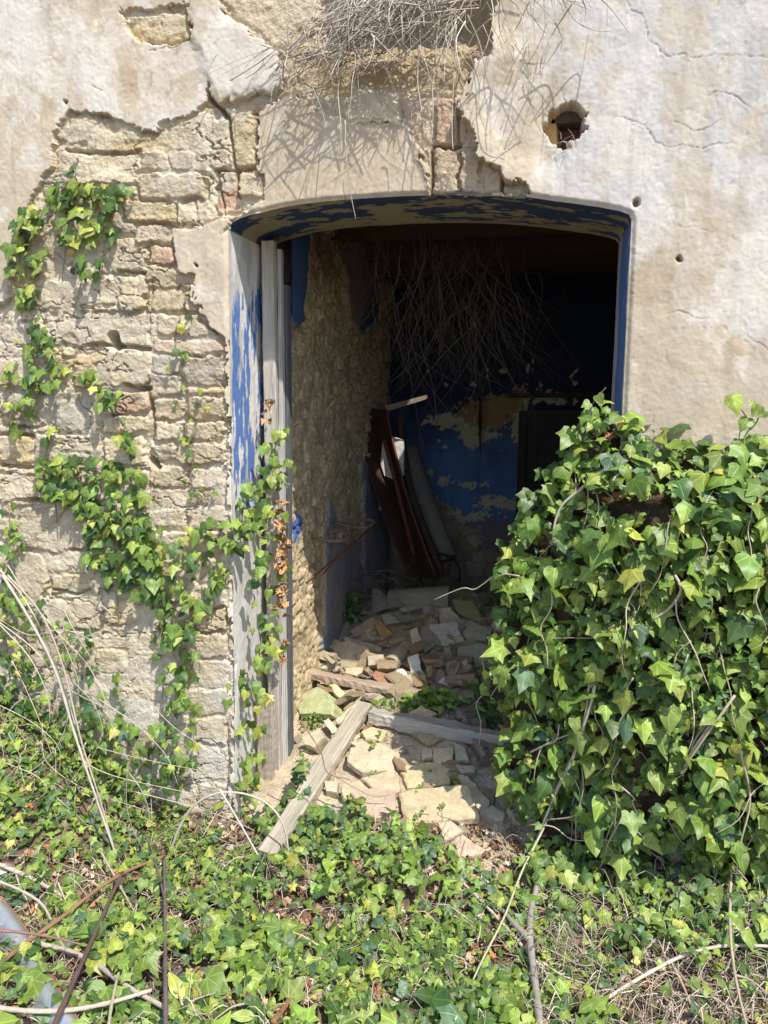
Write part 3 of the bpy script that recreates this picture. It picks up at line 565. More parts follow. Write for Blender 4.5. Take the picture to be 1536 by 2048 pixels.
# ======================= LEAVES AND STEMS =======================
def leaf_template(kind):
    if kind == 'lobed': half = [(0, 0), (.08, -.10), (.22, -.15), (.40, -.10), (.41, .06), (.47, .22), (.58, .40), (.42, .44), (.27, .53), (.17, .74), (.08, .90), (0, 1.02)]
    elif kind == 'sharp': half = [(0, 0), (.07, -.07), (.20, -.10), (.38, -.16), (.34, .04), (.40, .20), (.64, .34), (.40, .40), (.22, .47), (.15, .72), (.07, .92), (0, 1.10)]
    elif kind == 'tri': half = [(0, 0), (.09, -.08), (.24, -.12), (.38, -.05), (.44, .08), (.46, .20), (.44, .33), (.36, .46), (.26, .60), (.16, .76), (.07, .90), (0, 1.0)]
    elif kind == 'heart': half = [(0, 0), (.10, -.10), (.25, -.12), (.38, -.02), (.43, .14), (.42, .32), (.36, .48), (.28, .62), (.19, .76), (.10, .88), (.04, .95), (0, 1.0)]
    else: half = [(0, 0), (.07, .02), (.14, .10), (.20, .22), (.23, .36), (.23, .50), (.20, .63), (.15, .76), (.09, .88), (.05, .94), (.02, .98), (0, 1.0)]
    out = half+[(-x, y) for x, y in half[-2:0:-1]]; out = np.array(out); n = len(out); cen = np.array((0, .36))
    ring = cen+(out-cen)*.52; pts = np.concatenate([out, ring, [cen]])
    q = [(i, (i+1) % n, n+(i+1) % n, n+i) for i in range(n)]; t = [(n+i, n+(i+1) % n, 2*n) for i in range(n)]
    return pts, np.array(q), np.array(t)
TPL = {k: leaf_template(k) for k in ('lobed', 'sharp', 'tri', 'heart', 'oval')}
KN = ['lobed', 'sharp', 'tri', 'heart', 'oval']
def unit(v): return v/(np.linalg.norm(v, axis=-1, keepdims=True)+1e-9)
def leaves(name, pos, nor, tip, size, col, kinds, mat, parent, crumple=0.0, fold=.18, curl=.22):
    """many leaves as one mesh: blade base at pos, normal nor, pointing to tip"""
    pos = np.asarray(pos, float); nor = unit(np.asarray(nor, float)); tip = np.asarray(tip, float)
    tip = unit(tip-nor*np.sum(tip*nor, -1, keepdims=True)); side = np.cross(tip, nor); size = np.asarray(size); col = np.asarray(col); kinds = np.asarray(kinds)
    Vs, Qs, Ts, Cs, Ls, off = [], [], [], [], [], 0
    for ki in range(5):
        sel = np.where(kinds == ki)[0]
        if not len(sel): continue
        p, q, t = TPL[KN[ki]]; k = len(p); m = len(sel)
        fo = fold*RNG.uniform(-.2, 1.6, (m, 1)); cu = curl*RNG.uniform(-.5, 1.6, (m, 1)); asym = RNG.uniform(.86, 1.14, (m, 1))
        x = p[None, :, 0]*np.where(p[None, :, 0] > 0, asym, 2-asym); y = p[None, :, 1]+0*x
        z = -np.abs(x)*fo*1.6-(y-.3)**2*cu*1.2+.05*np.sin(9*x+RNG.uniform(0, 6, (m, 1)))*np.abs(x)*2+.04*np.sin(7*y+RNG.uniform(0, 6, (m, 1)))
        if crumple: 
            z = z+crumple*RNG.normal(0, 1, z.shape)*.22; x = x*(1-crumple*.6*RNG.random((m, 1)))+crumple*RNG.normal(0, .07, z.shape); z = z+x*x*crumple*2.2
        s3 = size[sel][:, None, None]
        W = pos[sel][:, None]+s3*(side[sel][:, None]*x[..., None]+tip[sel][:, None]*y[..., None]+nor[sel][:, None]*z[..., None])
        Vs.append(W.reshape(-1, 3)); o = (np.arange(m)*k)[:, None, None]+off
        Qs.append((q[None]+o).reshape(-1, 4)); Ts.append((t[None]+o).reshape(-1, 3)); off += m*k
        r = np.hypot(p[:, 0], p[:, 1]-.3)[None, :, None]
        c = col[sel][:, None]*(1.08-.18*r); Cs.append(c.reshape(-1, 3)); Ls.append(np.tile(np.concatenate([p, np.zeros((k, 1))], 1), (m, 1)))
    return np_mesh(name, np.concatenate(Vs), np.concatenate(Qs), mat, parent, col=np.concatenate(Cs), luv=np.concatenate(Ls), F3=np.concatenate(Ts))
DG = np.array((.070, .130, .032)); MG = np.array((.155, .235, .045)); LG = np.array((.26, .345, .066)); YG = np.array((.36, .40, .075)); YE = np.array((.50, .45, .12)); GB = np.array((.09, .16, .08))
def ivy_cols(n, wts=(.22, .44, .26, .05, .006, .03)):
    base = np.array([DG, MG, LG, YG, YE, GB])[RNG.choice(6, n, p=np.array(wts)/sum(wts))]
    return base*RNG.uniform(.8, 1.25, (n, 1))*RNG.uniform(.92, 1.08, (n, 3))
def stems_mb(lines, r0, r1, col, sides=5, jit=0): 
    m = MB()
    for l in lines: m.tube(l, r0, sides, tuple(np.array(col)*random.uniform(.7, 1.3)), r1=r1, jitter=jit)
    return m
SUNH = SUNV
# ---- right-hand ivy thicket ----
BUSH = [(1205, 812), (1236, 826), (1262, 850), (1300, 846), (1350, 872), (1400, 895), (1440, 905), (1480, 890), (1560, 900), (1760, 940), (1900, 1200), (1900, 1840), (1640, 1860), (1540, 1840), (1400, 1860), (1300, 1820), (1180, 1830), (1090, 1770), (1050, 1680), (1010, 1600), (985, 1520), (1015, 1470), (1000, 1420), (960, 1380), (985, 1300), (1000, 1220), (985, 1150), (1010, 1080), (1040, 1030), (1060, 975), (1110, 930), (1140, 880), (1165, 855), (1180, 825)]
def bush_depth(px, py, s=None):
    px = np.atleast_1d(np.asarray(px, float)); py = np.atleast_1d(np.asarray(py, float))
    s = sdf_poly(np.atleast_1d(px).astype(float), np.atleast_1d(py).astype(float), BUSH) if s is None else s
    t = np.clip(-s/230., 0, 1); d = (.05+(.10+.16*sstep(1080, 1330, px))*1.0)*np.sqrt(np.clip(1-(1-t)**2, 0, 1)); d = d*(1+.22*fbm(np.atleast_1d(px)/95., np.atleast_1d(py)/95., 5, 3))
    return d*sstep(780, 1150, py)**.5*.85+.15*d
bush = empty('ivy_thicket', P(1300, 1700, -.15), 'big mound of glossy green ivy spilling over the right side of the doorway', 'ivy')
def bush_at(px, py, extra=0.0):
    d = bush_depth(px, py)+extra; return np.array([P(a, b, -dd) for a, b, dd in zip(np.atleast_1d(px), np.atleast_1d(py), d)])
# tangled dark heart of stems and earth: closed body from the wall to a few centimetres under the leaves
gu = np.arange(930, 1920, 9.); gv = np.arange(790, 1830, 9.); U, Vv = np.meshgrid(gu, gv, indexing='ij'); s_ = sdf_poly(U, Vv, BUSH)
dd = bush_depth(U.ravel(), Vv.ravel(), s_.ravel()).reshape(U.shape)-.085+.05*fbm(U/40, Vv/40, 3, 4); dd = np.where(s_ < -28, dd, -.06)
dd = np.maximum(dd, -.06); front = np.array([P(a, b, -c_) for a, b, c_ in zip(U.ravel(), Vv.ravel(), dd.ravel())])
ix = np.arange(U.size).reshape(U.shape); inn = s_ < -14; ok = inn[:-1, :-1] & inn[1:, :-1] & inn[1:, 1:] & inn[:-1, 1:]
F = np.stack([ix[:-1, :-1][ok], ix[:-1, 1:][ok], ix[1:, 1:][ok], ix[1:, :-1][ok]], -1); nn_ = fbm(U/30, Vv/30, 7, 4)
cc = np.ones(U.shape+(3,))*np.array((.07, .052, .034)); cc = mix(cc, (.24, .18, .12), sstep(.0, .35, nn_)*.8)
rock = sstep(1, .8, np.hypot((U-1235)/45, (Vv-1610)/75.))+sstep(1, .8, np.hypot((U-1350)/40, (Vv-1730)/60.)); cc = mix(cc, (.42, .34, .24), np.clip(rock, 0, 1)*.9)
np_mesh('stem_tangle', front, F, M_GROUND, bush, col=cc.reshape(-1, 3))
def sample_poly(poly, n, dens=None, margin=0):
    p = np.array(poly); lo, hi = p.min(0)-margin, p.max(0)+margin; out = []
    while len(out) < n:
        a = RNG.uniform(lo, hi, (n*2, 2)); s = sdf_poly(a[:, 0], a[:, 1], poly); k = s < margin
        if dens is not None: k &= RNG.random(len(a)) < dens(a[:, 0], a[:, 1])
        out += list(a[k])
    return np.array(out[:n])
def bush_leaves(n, smin, smax, extra, dens, kw):
    q = sample_poly(BUSH, n, dens); e = 12.
    d0 = bush_depth(q[:, 0], q[:, 1]); dx = (bush_depth(q[:, 0]+e, q[:, 1])-d0)/(e/520); dz = -(bush_depth(q[:, 0], q[:, 1]+e)-d0)/(e/520)
    nor = np.stack([-dx*.5+.2, -np.ones(n), -dz*.5+.75], -1); nor = unit(nor)+RNG.normal(0, .44, (n, 3)); nor[:, 1] = -np.abs(nor[:, 1])
    tip = np.stack([RNG.normal(-.05, .6, n), np.full(n, -.25)+RNG.normal(0, .3, n), -np.ones(n)], -1)
    size = RNG.uniform(smin, smax, n); ex = RNG.uniform(extra[0], extra[1], n)
    pos = np.array([P(a, b-sz*FPX/5.2, -(c+x)) for a, b, c, x, sz in zip(q[:, 0], q[:, 1], d0, ex, size)])
    return pos, nor, tip, size
def gapd(x, y): return np.where(fbm(x/48., y/48., 4, 3)+.55*np.exp(-(((x-1270)/60)**2+((y-1630)/110)**2))+.35*np.exp(-(((x-1290)/60)**2+((y-1020)/40)**2))+.42*sstep(1380, 1800, y)-.25 > .17, .10, 1.0)
A = bush_leaves(1900, .042, .070, (-.06, .02), gapd, 0); B = bush_leaves(2000, .018, .040, (-.05, .05), gapd, 0); C2 = bush_leaves(420, .064, .100, (-.01, .06), gapd, 0)
pos, nor, tip, size = [np.concatenate(z) for z in zip(A, B, C2)]
cols = ivy_cols(len(pos)); 
leaves('leaves', pos, nor, tip, size, cols, RNG.choice(4, len(pos), p=[.45, .15, .3, .1]), M_IVY, bush)
q = sample_poly(BUSH, 260); pos = bush_at(q[:, 0], q[:, 1], -.07); n = len(q)
leaves('dead_leaves', pos, RNG.normal(0, 1, (n, 3))+(0, -1, .5), RNG.normal(0, 1, (n, 3)), RNG.uniform(.03, .065, n), np.array((.33, .18, .09))*RNG.uniform(.5, 1.5, (n, 1)), RNG.choice(3, n), M_DEAD, bush, crumple=.5)
lines = []
for k in range(150):
    a = sample_poly(BUSH, 1)[0]; L = random.uniform(60, 210); ang = random.gauss(math.pi/2, .55); pts = []
    for i in range(5):
        t = i/4; pts.append((a[0]+math.cos(ang)*L*t+random.uniform(-12, 12), a[1]+math.sin(ang)*L*t+random.uniform(-10, 10)))
    qq = bush_at([p[0] for p in pts], [p[1] for p in pts], random.uniform(-.05, .05)); lines.append(spline(qq, 4))
m = stems_mb(lines, .0030, .0014, (.48, .40, .31)); m.build('stems', M_STEM, bush, True)
hero = [([(1242, 922), (1200, 945), (1165, 975), (1125, 1010), (1110, 1045), (1105, 1085)], .0065, .004, (.55, .47, .38)), ([(1262, 935), (1235, 950), (1225, 962)], .004, .003, (.55, .5, .42)), ([(1225, 968), (1260, 975), (1300, 980)], .004, .002, (.5, .45, .38)),
        ([(1350, 1150), (1362, 1180), (1340, 1215), (1305, 1240)], .006, .004, (.5, .43, .35)), ([(1190, 1370), (1178, 1420), (1160, 1475), (1140, 1530), (1110, 1590), (1085, 1650), (1052, 1740)], .0065, .004, (.52, .45, .36)), ([(1420, 1450), (1380, 1510), (1365, 1550)], .005, .003, (.42, .34, .26)), ([(1470, 1390), (1420, 1460), (1360, 1545)], .005, .004, (.42, .36, .28)),
        ([(1180, 1340), (1172, 1420), (1150, 1500), (1100, 1600)], .004, .003, (.45, .36, .27)), ([(1060, 1505), (1110, 1480), (1150, 1465)], .004, .003, (.5, .42, .32)), ([(1095, 1640), (1150, 1630), (1160, 1590), (1150, 1560)], .003, .002, (.45, .36, .27)), ([(1480, 1500), (1500, 1600), (1478, 1700), (1468, 1800)], .004, .003, (.5, .42, .32))]
for pts, a, b, c in hero:
    m = MB(); m.tube(spline(bush_at([p[0] for p in pts], [p[1] for p in pts], .035), 5), a, 7, c, r1=b, jitter=.12); m.build('woody_stem', M_STEM, bush, True)

# ---- climbing ivy on the left wall ----
def wall_ivy(name_lbl, strands, clusters, lab, base, depth=.05, szs=(.034, .07), cw=(.30, .38, .22, .08, .01, .01)):
    root = empty('climbing_ivy', P(base[0], base[1], -.02), lab, 'ivy'); ps, sz = [], []; lines = []
    for pts, n, spread in strands:
        sp_ = spline([(a, b, 0) for a, b in pts], 8); lines.append([P(a[0]+random.gauss(0, 1.5), a[1], wall_y(a[0], a[1])-.008-.006*random.random()) for a in sp_])
        for k in range(n):
            t = random.random()*(len(sp_)-1); i = int(t); a = sp_[i]; ps.append((a[0]+random.gauss(0, spread), a[1]+random.gauss(0, 6))); sz.append(random.uniform(*szs)*random.choice((.65, 1, 1)))
    for poly, n in clusters:
        for a in sample_poly(poly, n): ps.append(tuple(a)); sz.append(random.uniform(*szs)*random.choice((.6, .9, 1.1)))
        c_ = sample_poly(poly, max(3, n//9))
        for a in c_:
            L = random.uniform(30, 90); an = random.gauss(math.pi/2, .8); pts = [(a[0]+math.cos(an)*L*t, a[1]+math.sin(an)*L*t+random.uniform(-6, 6)) for t in (0, .35, .7, 1)]
            lines.append(spline([P(x, y, wall_y(x, y)-.012) for x, y in pts], 3))
    n = len(ps); pos = []; 
    cl = [np.array(poly) for poly, _ in clusters]
    for (a, b), s1 in zip(ps, sz):
        dpt = random.uniform(.012, depth)
        pos.append(P(a, b-s1*FPX/6.4, wall_y(a, b)-dpt))
    nor = np.stack([RNG.normal(.05, .35, n), -np.ones(n), RNG.normal(.42, .3, n)], -1); tip = np.stack([RNG.normal(0, .5, n), np.full(n, -.15), -np.ones(n)], -1)
    leaves('leaves', pos, nor, tip, sz, ivy_cols(n, cw), RNG.choice(4, n, p=[.35, .2, .35, .1]), M_IVY, root)
    for l in lines: stems_mb([l], .0026, .0016, (.34, .25, .17)).build('stem', M_STEM, root, True)
    return root, ps
wall_ivy('', [([(150, 335), (125, 380), (100, 420), (50, 430), (40, 480), (35, 540), (60, 620), (75, 690), (60, 760), (100, 790)], 60, 11), ([(130, 400), (170, 395), (215, 385), (250, 380)], 16, 10), ([(60, 640), (85, 700), (130, 745), (180, 760), (215, 800), (235, 870), (262, 920)], 44, 14), ([(75, 720), (70, 760), (60, 800), (30, 850), (50, 890)], 16, 12), ([(20, 740), (25, 800), (20, 850)], 9, 14)],
         [([(100, 370), (150, 365), (230, 400), (225, 470), (200, 560), (150, 560), (120, 500), (100, 440)], 66), ([(30, 440), (80, 430), (95, 520), (60, 600), (20, 560)], 26)], 'thin ivy climbing high on the far left of the bare stone wall', (60, 780), .075)
wall_ivy('', [([(362, 630), (350, 680), (365, 730), (380, 800), (375, 860), (388, 900), (380, 960), (395, 1010)], 34, 13)], [], 'single ivy strand hanging down the brick quoins left of the door', (390, 1010), .04, (.022, .042))
wall_ivy('', [([(100, 870), (90, 930), (110, 970)], 14, 12), ([(255, 870), (262, 920), (290, 975)], 8, 10)], [([(80, 945), (130, 920), (200, 925), (262, 940), (300, 1000), (290, 1040), (322, 1060), (330, 1120), (300, 1150), (240, 1130), (190, 1120), (170, 1080), (150, 1040), (110, 1010), (60, 1000)], 250),
         ([(160, 1120), (250, 1110), (330, 1090), (420, 1040), (470, 1030), (510, 1040), (490, 1100), (450, 1160), (420, 1230), (400, 1280), (340, 1290), (300, 1250), (270, 1190), (200, 1180)], 190), ([(300, 1280), (390, 1270), (400, 1400), (390, 1560), (310, 1560), (330, 1400)], 70), ([(150, 1340), (240, 1340), (260, 1480), (220, 1560), (120, 1500)], 45)],
         'dense sprawling patch of ivy on the stones left of the door', (300, 1600), .085)
wall_ivy('', [([(20, 1020), (25, 1100), (10, 1180), (30, 1230)], 34, 12)], [([(-40, 1200), (60, 1190), (130, 1240), (190, 1270), (170, 1340), (100, 1360), (40, 1400), (-40, 1420)], 150), ([(-40, 1400), (90, 1400), (200, 1440), (330, 1470), (360, 1600), (-40, 1600)], 330)], 'low leafy ivy at the foot of the far left wall', (30, 1500), .16, (.026, .056), (.38, .34, .16, .08, .02, .02))
post_px = [(552, 870), (545, 930), (548, 1000), (530, 1060), (538, 1120), (540, 1180), (535, 1250), (528, 1320), (515, 1400), (505, 1480), (500, 1560), (520, 1640)]
root = empty('climbing_ivy', P(520, 1660, 0), 'ivy climbing the weathered timber door post', 'ivy'); sp_ = spline([(a, b, 0) for a, b in post_px], 8)
lines = [[P(a[0]+random.gauss(0, 1.2), a[1], .275) for a in sp_]]; ps = []
for k in range(125): a = random.choice(sp_); ps.append((a[0]+random.gauss(0, 17), a[1]+random.gauss(0, 8)))
ps += [tuple(a) for a in sample_poly([(470, 980), (530, 970), (540, 1060), (500, 1090), (460, 1060)], 40)]
ps += [(a[0]+random.gauss(0, 14), a[1]) for a in sample_poly([(460, 1370), (520, 1370), (520, 1620), (480, 1620)], 34)]
n = len(ps); sz = RNG.uniform(.028, .060, n); pos = [P(a, b-s1*FPX/6.4, random.uniform(-.02, .22) if a < 530 else random.uniform(.2, .27)) for (a, b), s1 in zip(ps, sz)]
leaves('leaves', pos, np.stack([RNG.normal(.15, .35, n), -np.ones(n), RNG.normal(.4, .3, n)], -1), np.stack([RNG.normal(0, .5, n), np.full(n, -.15), -np.ones(n)], -1), sz, ivy_cols(n, (.2, .4, .28, .1, .02, .0)), RNG.choice(4, n, p=[.35, .2, .35, .1]), M_IVY, root)
stems_mb(lines, .003, .002, (.36, .25, .17)).build('stems', M_STEM, root, True)
dl = []; nb = 46
for k in range(nb): dl.append((567+random.gauss(0, 5)-(k % 3)*2, random.choice((random.gauss(1030, 14), random.gauss(1110, 22), random.gauss(1175, 16), random.uniform(1000, 1330)))))
dl += [(534, 800), (530, 822), (540, 838), (528, 838), (538, 815), (545, 800)]
pos = [P(a, b, .24) for a, b in dl]; n = len(dl)
leaves('dead_leaves', pos, RNG.normal(0, 1, (n, 3))+(0.4, -1, .3), RNG.normal(0, .6, (n, 3))+(0, 0, -1), RNG.uniform(.03, .058, n), np.array((.46, .27, .13))*RNG.uniform(.6, 1.35, (n, 1)), RNG.choice(3, n), M_DEAD, root, crumple=.5)
# sprig at the right edge
root = empty('climbing_ivy', P(1500, 930, -.1), 'lone ivy sprig reaching up the plaster at the right edge of the picture', 'ivy')
ln = [[(1490, 930), (1488, 880), (1500, 850), (1480, 815), (1470, 800)], [(1500, 860), (1515, 840), (1522, 810)], [(1470, 930), (1478, 880), (1480, 860)]]
for l in ln: stems_mb([spline([P(a, b, -.10) for a, b in l], 5)], .0034, .002, (.30, .33, .08)).build('stem', M_STEM, root, True)
ps = [(1466, 792, .075), (1505, 800, .035), (1520, 812, .05), (1494, 836, .06), (1530, 822, .04), (1516, 870, .04), (1478, 882, .05), (1524, 905, .05), (1500, 912, .06), (1468, 905, .045), (1540, 880, .05)]; n = len(ps)
leaves('leaves', [P(a, b, -.11) for a, b, _ in ps], np.stack([RNG.normal(0, .3, n), -np.ones(n), RNG.normal(.4, .2, n)], -1), np.stack([RNG.normal(0, .4, n), np.full(n, -.1), -np.ones(n)], -1), [p[2] for p in ps], ivy_cols(n, (0, .5, .5, 0, 0, 0)), RNG.choice([2, 3], n), M_IVY, root)
q = sample_poly([(1060, 1700), (1300, 1760), (1560, 1760), (1560, 1960), (1400, 1900), (1250, 1890), (1120, 1850), (1040, 1780)], 260); n = len(q)
ps = np.array([G(a, b) for a, b in q])+RNG.uniform(0, 1, (n, 1))*np.array((0, -.03, .13))
leaves('trailing_leaves', ps, np.stack([RNG.normal(.2, .4, n), -np.ones(n), RNG.normal(.9, .3, n)], -1), np.stack([RNG.normal(0, .6, n), np.full(n, -.4), -np.ones(n)], -1), RNG.uniform(.028, .066, n), ivy_cols(n), RNG.choice(4, n, p=[.35, .25, .3, .1]), M_IVY, bush)
# fine sprig above the thicket in the doorway
m = MB(); m.tube(spline([P(a, b, -.1) for a, b in ((1172, 870), (1178, 830), (1190, 800), (1212, 775))], 5), .003, 5, (.2, .16, .1), r1=.0015); m.build('sprig_stem', M_STEM, bush, True)
ps = [(1180, 806), (1172, 830), (1195, 790), (1182, 848), (1168, 850), (1216, 815), (1198, 846)]; n = len(ps)
leaves('sprig_leaves', [P(a, b, -.11) for a, b in ps], np.stack([RNG.normal(0, .3, n), -np.ones(n), RNG.normal(.4, .2, n)], -1), np.stack([RNG.normal(0, .6, n), np.full(n, -.1), -np.ones(n)], -1), RNG.uniform(.03, .05, n), ivy_cols(n, (.1, .6, .3, 0, 0, 0)), RNG.choice([0, 2], n), M_IVY, bush)

# ---- ground cover ----
def ground_scatter(n, dens, ylim):
    out = []
    while len(out) < n:
        px = RNG.uniform(-60, 1600, 3000); py = RNG.uniform(ylim[0], ylim[1], 3000); k = RNG.random(3000) < dens(px, py); out += list(zip(px[k], py[k]))
    return out[:n]
# inverse map: pixel -> ground by sampling the ground grid once
sel = (GX > -2.6) & (GX < 2.3) & (GY < .02) & (GY > -2.2); gpx_, gpy_ = proj(GX[sel], GY[sel], GZ[sel]); gpts = np.stack([GX[sel], GY[sel], GZ[sel]], -1)
inview = (gpx_ > -80) & (gpx_ < 1620) & (gpy_ < 2130); gpx_, gpy_, gpts = gpx_[inview], gpy_[inview], gpts[inview]
def dens_ivy(px, py):
    d = np.ones(px.shape)*.9
    d *= np.where(fbm(px/70., py/60., 6, 3) > .10, .18, 1)*np.where(fbm(px/30., py/26., 3, 3) > .2, .3, 1)
    rub = sstep(12, -12, sdf_poly(px, py, [(575, 1400), (590, 1560), (600, 1620), (720, 1640), (800, 1660), (900, 1720), (960, 1760), (1040, 1740), (1090, 1700), (1080, 1400)])); d *= 1-rub
    d *= 1-.5*sstep(1000, 1300, px)*sstep(1760, 1900, py); d *= 1-.45*sstep(1850, 2000, py)*sstep(400, 100, px)
    d *= 1-.75*np.exp(-(((px-430)/60)**2+((py-1640)/90)**2)); d = np.maximum(d, .9*sstep(330, 200, px)*sstep(1780, 1650, py)); return d
wts_ = dens_ivy(gpx_, gpy_)*np.clip((gpts[:, 1]+3.06)/2, .3, 2)**-0.2
def pick(n, w):
    w = np.clip(w, 0, None); return gpts[RNG.choice(len(gpts), n, p=w/w.sum())]+RNG.normal(0, .006, (n, 3))*(1, 1, 0)
gi = 5200; pp = pick(gi, wts_); pp[:, 2] += RNG.uniform(.012, .06, gi)+.10*np.clip(fbm(pp[:, 0]*3.5, pp[:, 1]*3.5, 9, 3)+.1, 0, 1); sz = RNG.uniform(.016, .044, gi); big = RNG.random(gi) < .16; sz[big] *= 1.65
nor = np.stack([RNG.normal(.1, .5, gi), RNG.normal(-.55, .5, gi), np.ones(gi)], -1); tip = np.stack([RNG.normal(0, 1, gi), RNG.normal(-.6, 1, gi), np.full(gi, -.2)], -1)
sz = sz*np.where(pp[:, 1] < -.75, 1.3, 1.0); gc = leaves('ivy_ground_cover', pp, nor, tip, sz, ivy_cols(gi, (.28, .44, .20, .05, .008, .06)), RNG.choice(5, gi, p=[.32, .30, .22, .06, .10]), M_IVY, None); tag(gc, kind='stuff')
gi = 2600; pp = pick(gi, np.ones(len(gpts))*(.25+.75*(dens_ivy(gpx_, gpy_) < .5))); pp[:, 2] += RNG.uniform(.002, .03, gi)
bc = np.array([(.36, .25, .15), (.24, .14, .08), (.50, .38, .26), (.42, .20, .09), (.60, .52, .42)])[RNG.choice(5, gi, p=[.35, .25, .2, .1, .1])]*RNG.uniform(.7, 1.25, (gi, 1))
gl_ = leaves('leaf_litter', pp, RNG.normal(0, .6, (gi, 3))+(0, -.2, 1), RNG.normal(0, 1, (gi, 3)), RNG.uniform(.018, .05, gi), bc, RNG.choice(5, gi), M_DEAD, None, crumple=.5); tag(gl_, kind='stuff')
m = MB()
tw_w = .35+1.6*sstep(1000, 1200, gpx_)*sstep(1720, 1860, gpy_)+.5*sstep(1800, 1900, gpy_)*sstep(500, 300, gpx_); tw_i = RNG.choice(len(gpts), 2900, p=tw_w/tw_w.sum())
for k in range(2900):
    q = gpts[tw_i[k]]; a = random.uniform(0, 2*math.pi); L = random.uniform(.03, .20); dz = random.gauss(.02, .03); q2 = q+np.array([math.cos(a)*L, math.sin(a)*L, 0]); q2[2] = float(ground_h(q2[0], q2[1]))+random.uniform(.0, .05)
    q = q+(0, 0, random.uniform(.0, .04)); mid = (q+q2)/2+np.array([random.gauss(0, .015), random.gauss(0, .015), abs(dz)])
    m.tube(spline([q, mid, q2], 3), random.uniform(.0008, .0018), 3, tuple(np.array((.60, .50, .39))*random.uniform(.4, 1.25)))
o = m.build('twig_litter', M_STEM, None, True); tag(o, kind='stuff')

# ======================= RUBBLE =======================
def shard(name, label, poly, col, thick=.035, tilt=(0, -.45), lift=.0, mat=None, group=None, cat=None, noise=.004):
    """broken piece whose outline (photo pixels) lies on a tilted plane resting on the rubble"""
    poly = np.array(poly, float); c = poly.mean(0); g0 = G(c[0], c[1]); n = unit(np.array([tilt[0], tilt[1], 1.0])); p0 = g0+n*(thick*.45+lift)
    out = []
    for x, y in poly:
        d = ray(x, y); t = ((p0-CAM)@n)/(d@n); out.append(CAM+d*t)
    out = np.array(out); cen = out.mean(0); out = np.clip(out-cen, -.35, .35)
    # roughen the outline, then two rings top and bottom for a worn edge
    r = random.Random(int(c[0]*7+c[1])); pts = []
    for i in range(len(out)):
        a, b = out[i], out[(i+1) % len(out)]; L = np.linalg.norm(b-a); k = max(2, int(L/.025)); pn = np.cross(n, (b-a)/(L+1e-9))
        for j in range(k):
            q = a+(b-a)*j/k
            if j: q = q+pn*r.uniform(-1, 1)*noise*1.3
            pts.append(q)
    pts = np.array(pts); m = len(pts); bm = bmesh.new(); rings = []
    for (s, z) in ((.0, .5), (.55, .5), (.93, .5), (1.0, .36), (1.02, -.3), (.93, -.5)):
        if s == 0: rings.append([bm.verts.new(n*thick*z)]); continue
        rings.append([bm.verts.new(p*s+n*(thick*z+r.uniform(-1, 1)*noise*(.12 if s < .9 else .35))) for p in pts])
    for i in range(m): bm.faces.new((rings[0][0], rings[1][i], rings[1][(i+1) % m]))
    for k in range(1, 5):
        for i in range(m): bm.faces.new((rings[k][i], rings[k+1][i], rings[k+1][(i+1) % m], rings[k][(i+1) % m]))
    bm.faces.new(rings[5][::-1]); bmesh.ops.recalc_face_normals(bm, faces=bm.faces)
    me = bpy.data.meshes.new(name); bm.to_mesh(me); bm.free(); a = me.color_attributes.new('Col', 'FLOAT_COLOR', 'POINT')
    cc = np.ones((len(me.vertices), 4), np.float32); cc[:, :3] = np.array(col)*np.array([r.uniform(.9, 1.1) for _ in range(len(me.vertices))])[:, None]; a.data.foreach_set('color', cc.ravel())
    me.materials.append(mat or M_STONE); o = bpy.data.objects.new(name, me); COL.objects.link(o); o.location = cen
    return tag(o, label, cat or ('stone' if name.endswith('stone') or name.endswith('slab') else 'rubble'), group)
uvA = lambda l: [(550+u/3.072, 1130+v/3.072) for u, v in l]
uvB = lambda l: [(450+u/2.363, 1380+v/2.363) for u, v in l]
BEI = (.56, .475, .33); YEL = (.58, .49, .29); GRY = (.45, .395, .29); ORA = (.42, .26, .11); WHI = (.66, .63, .57); RED = (.36, .20, .12); GRN = (.36, .36, .20); PNK = (.50, .38, .28); TN2 = (.55, .44, .29)
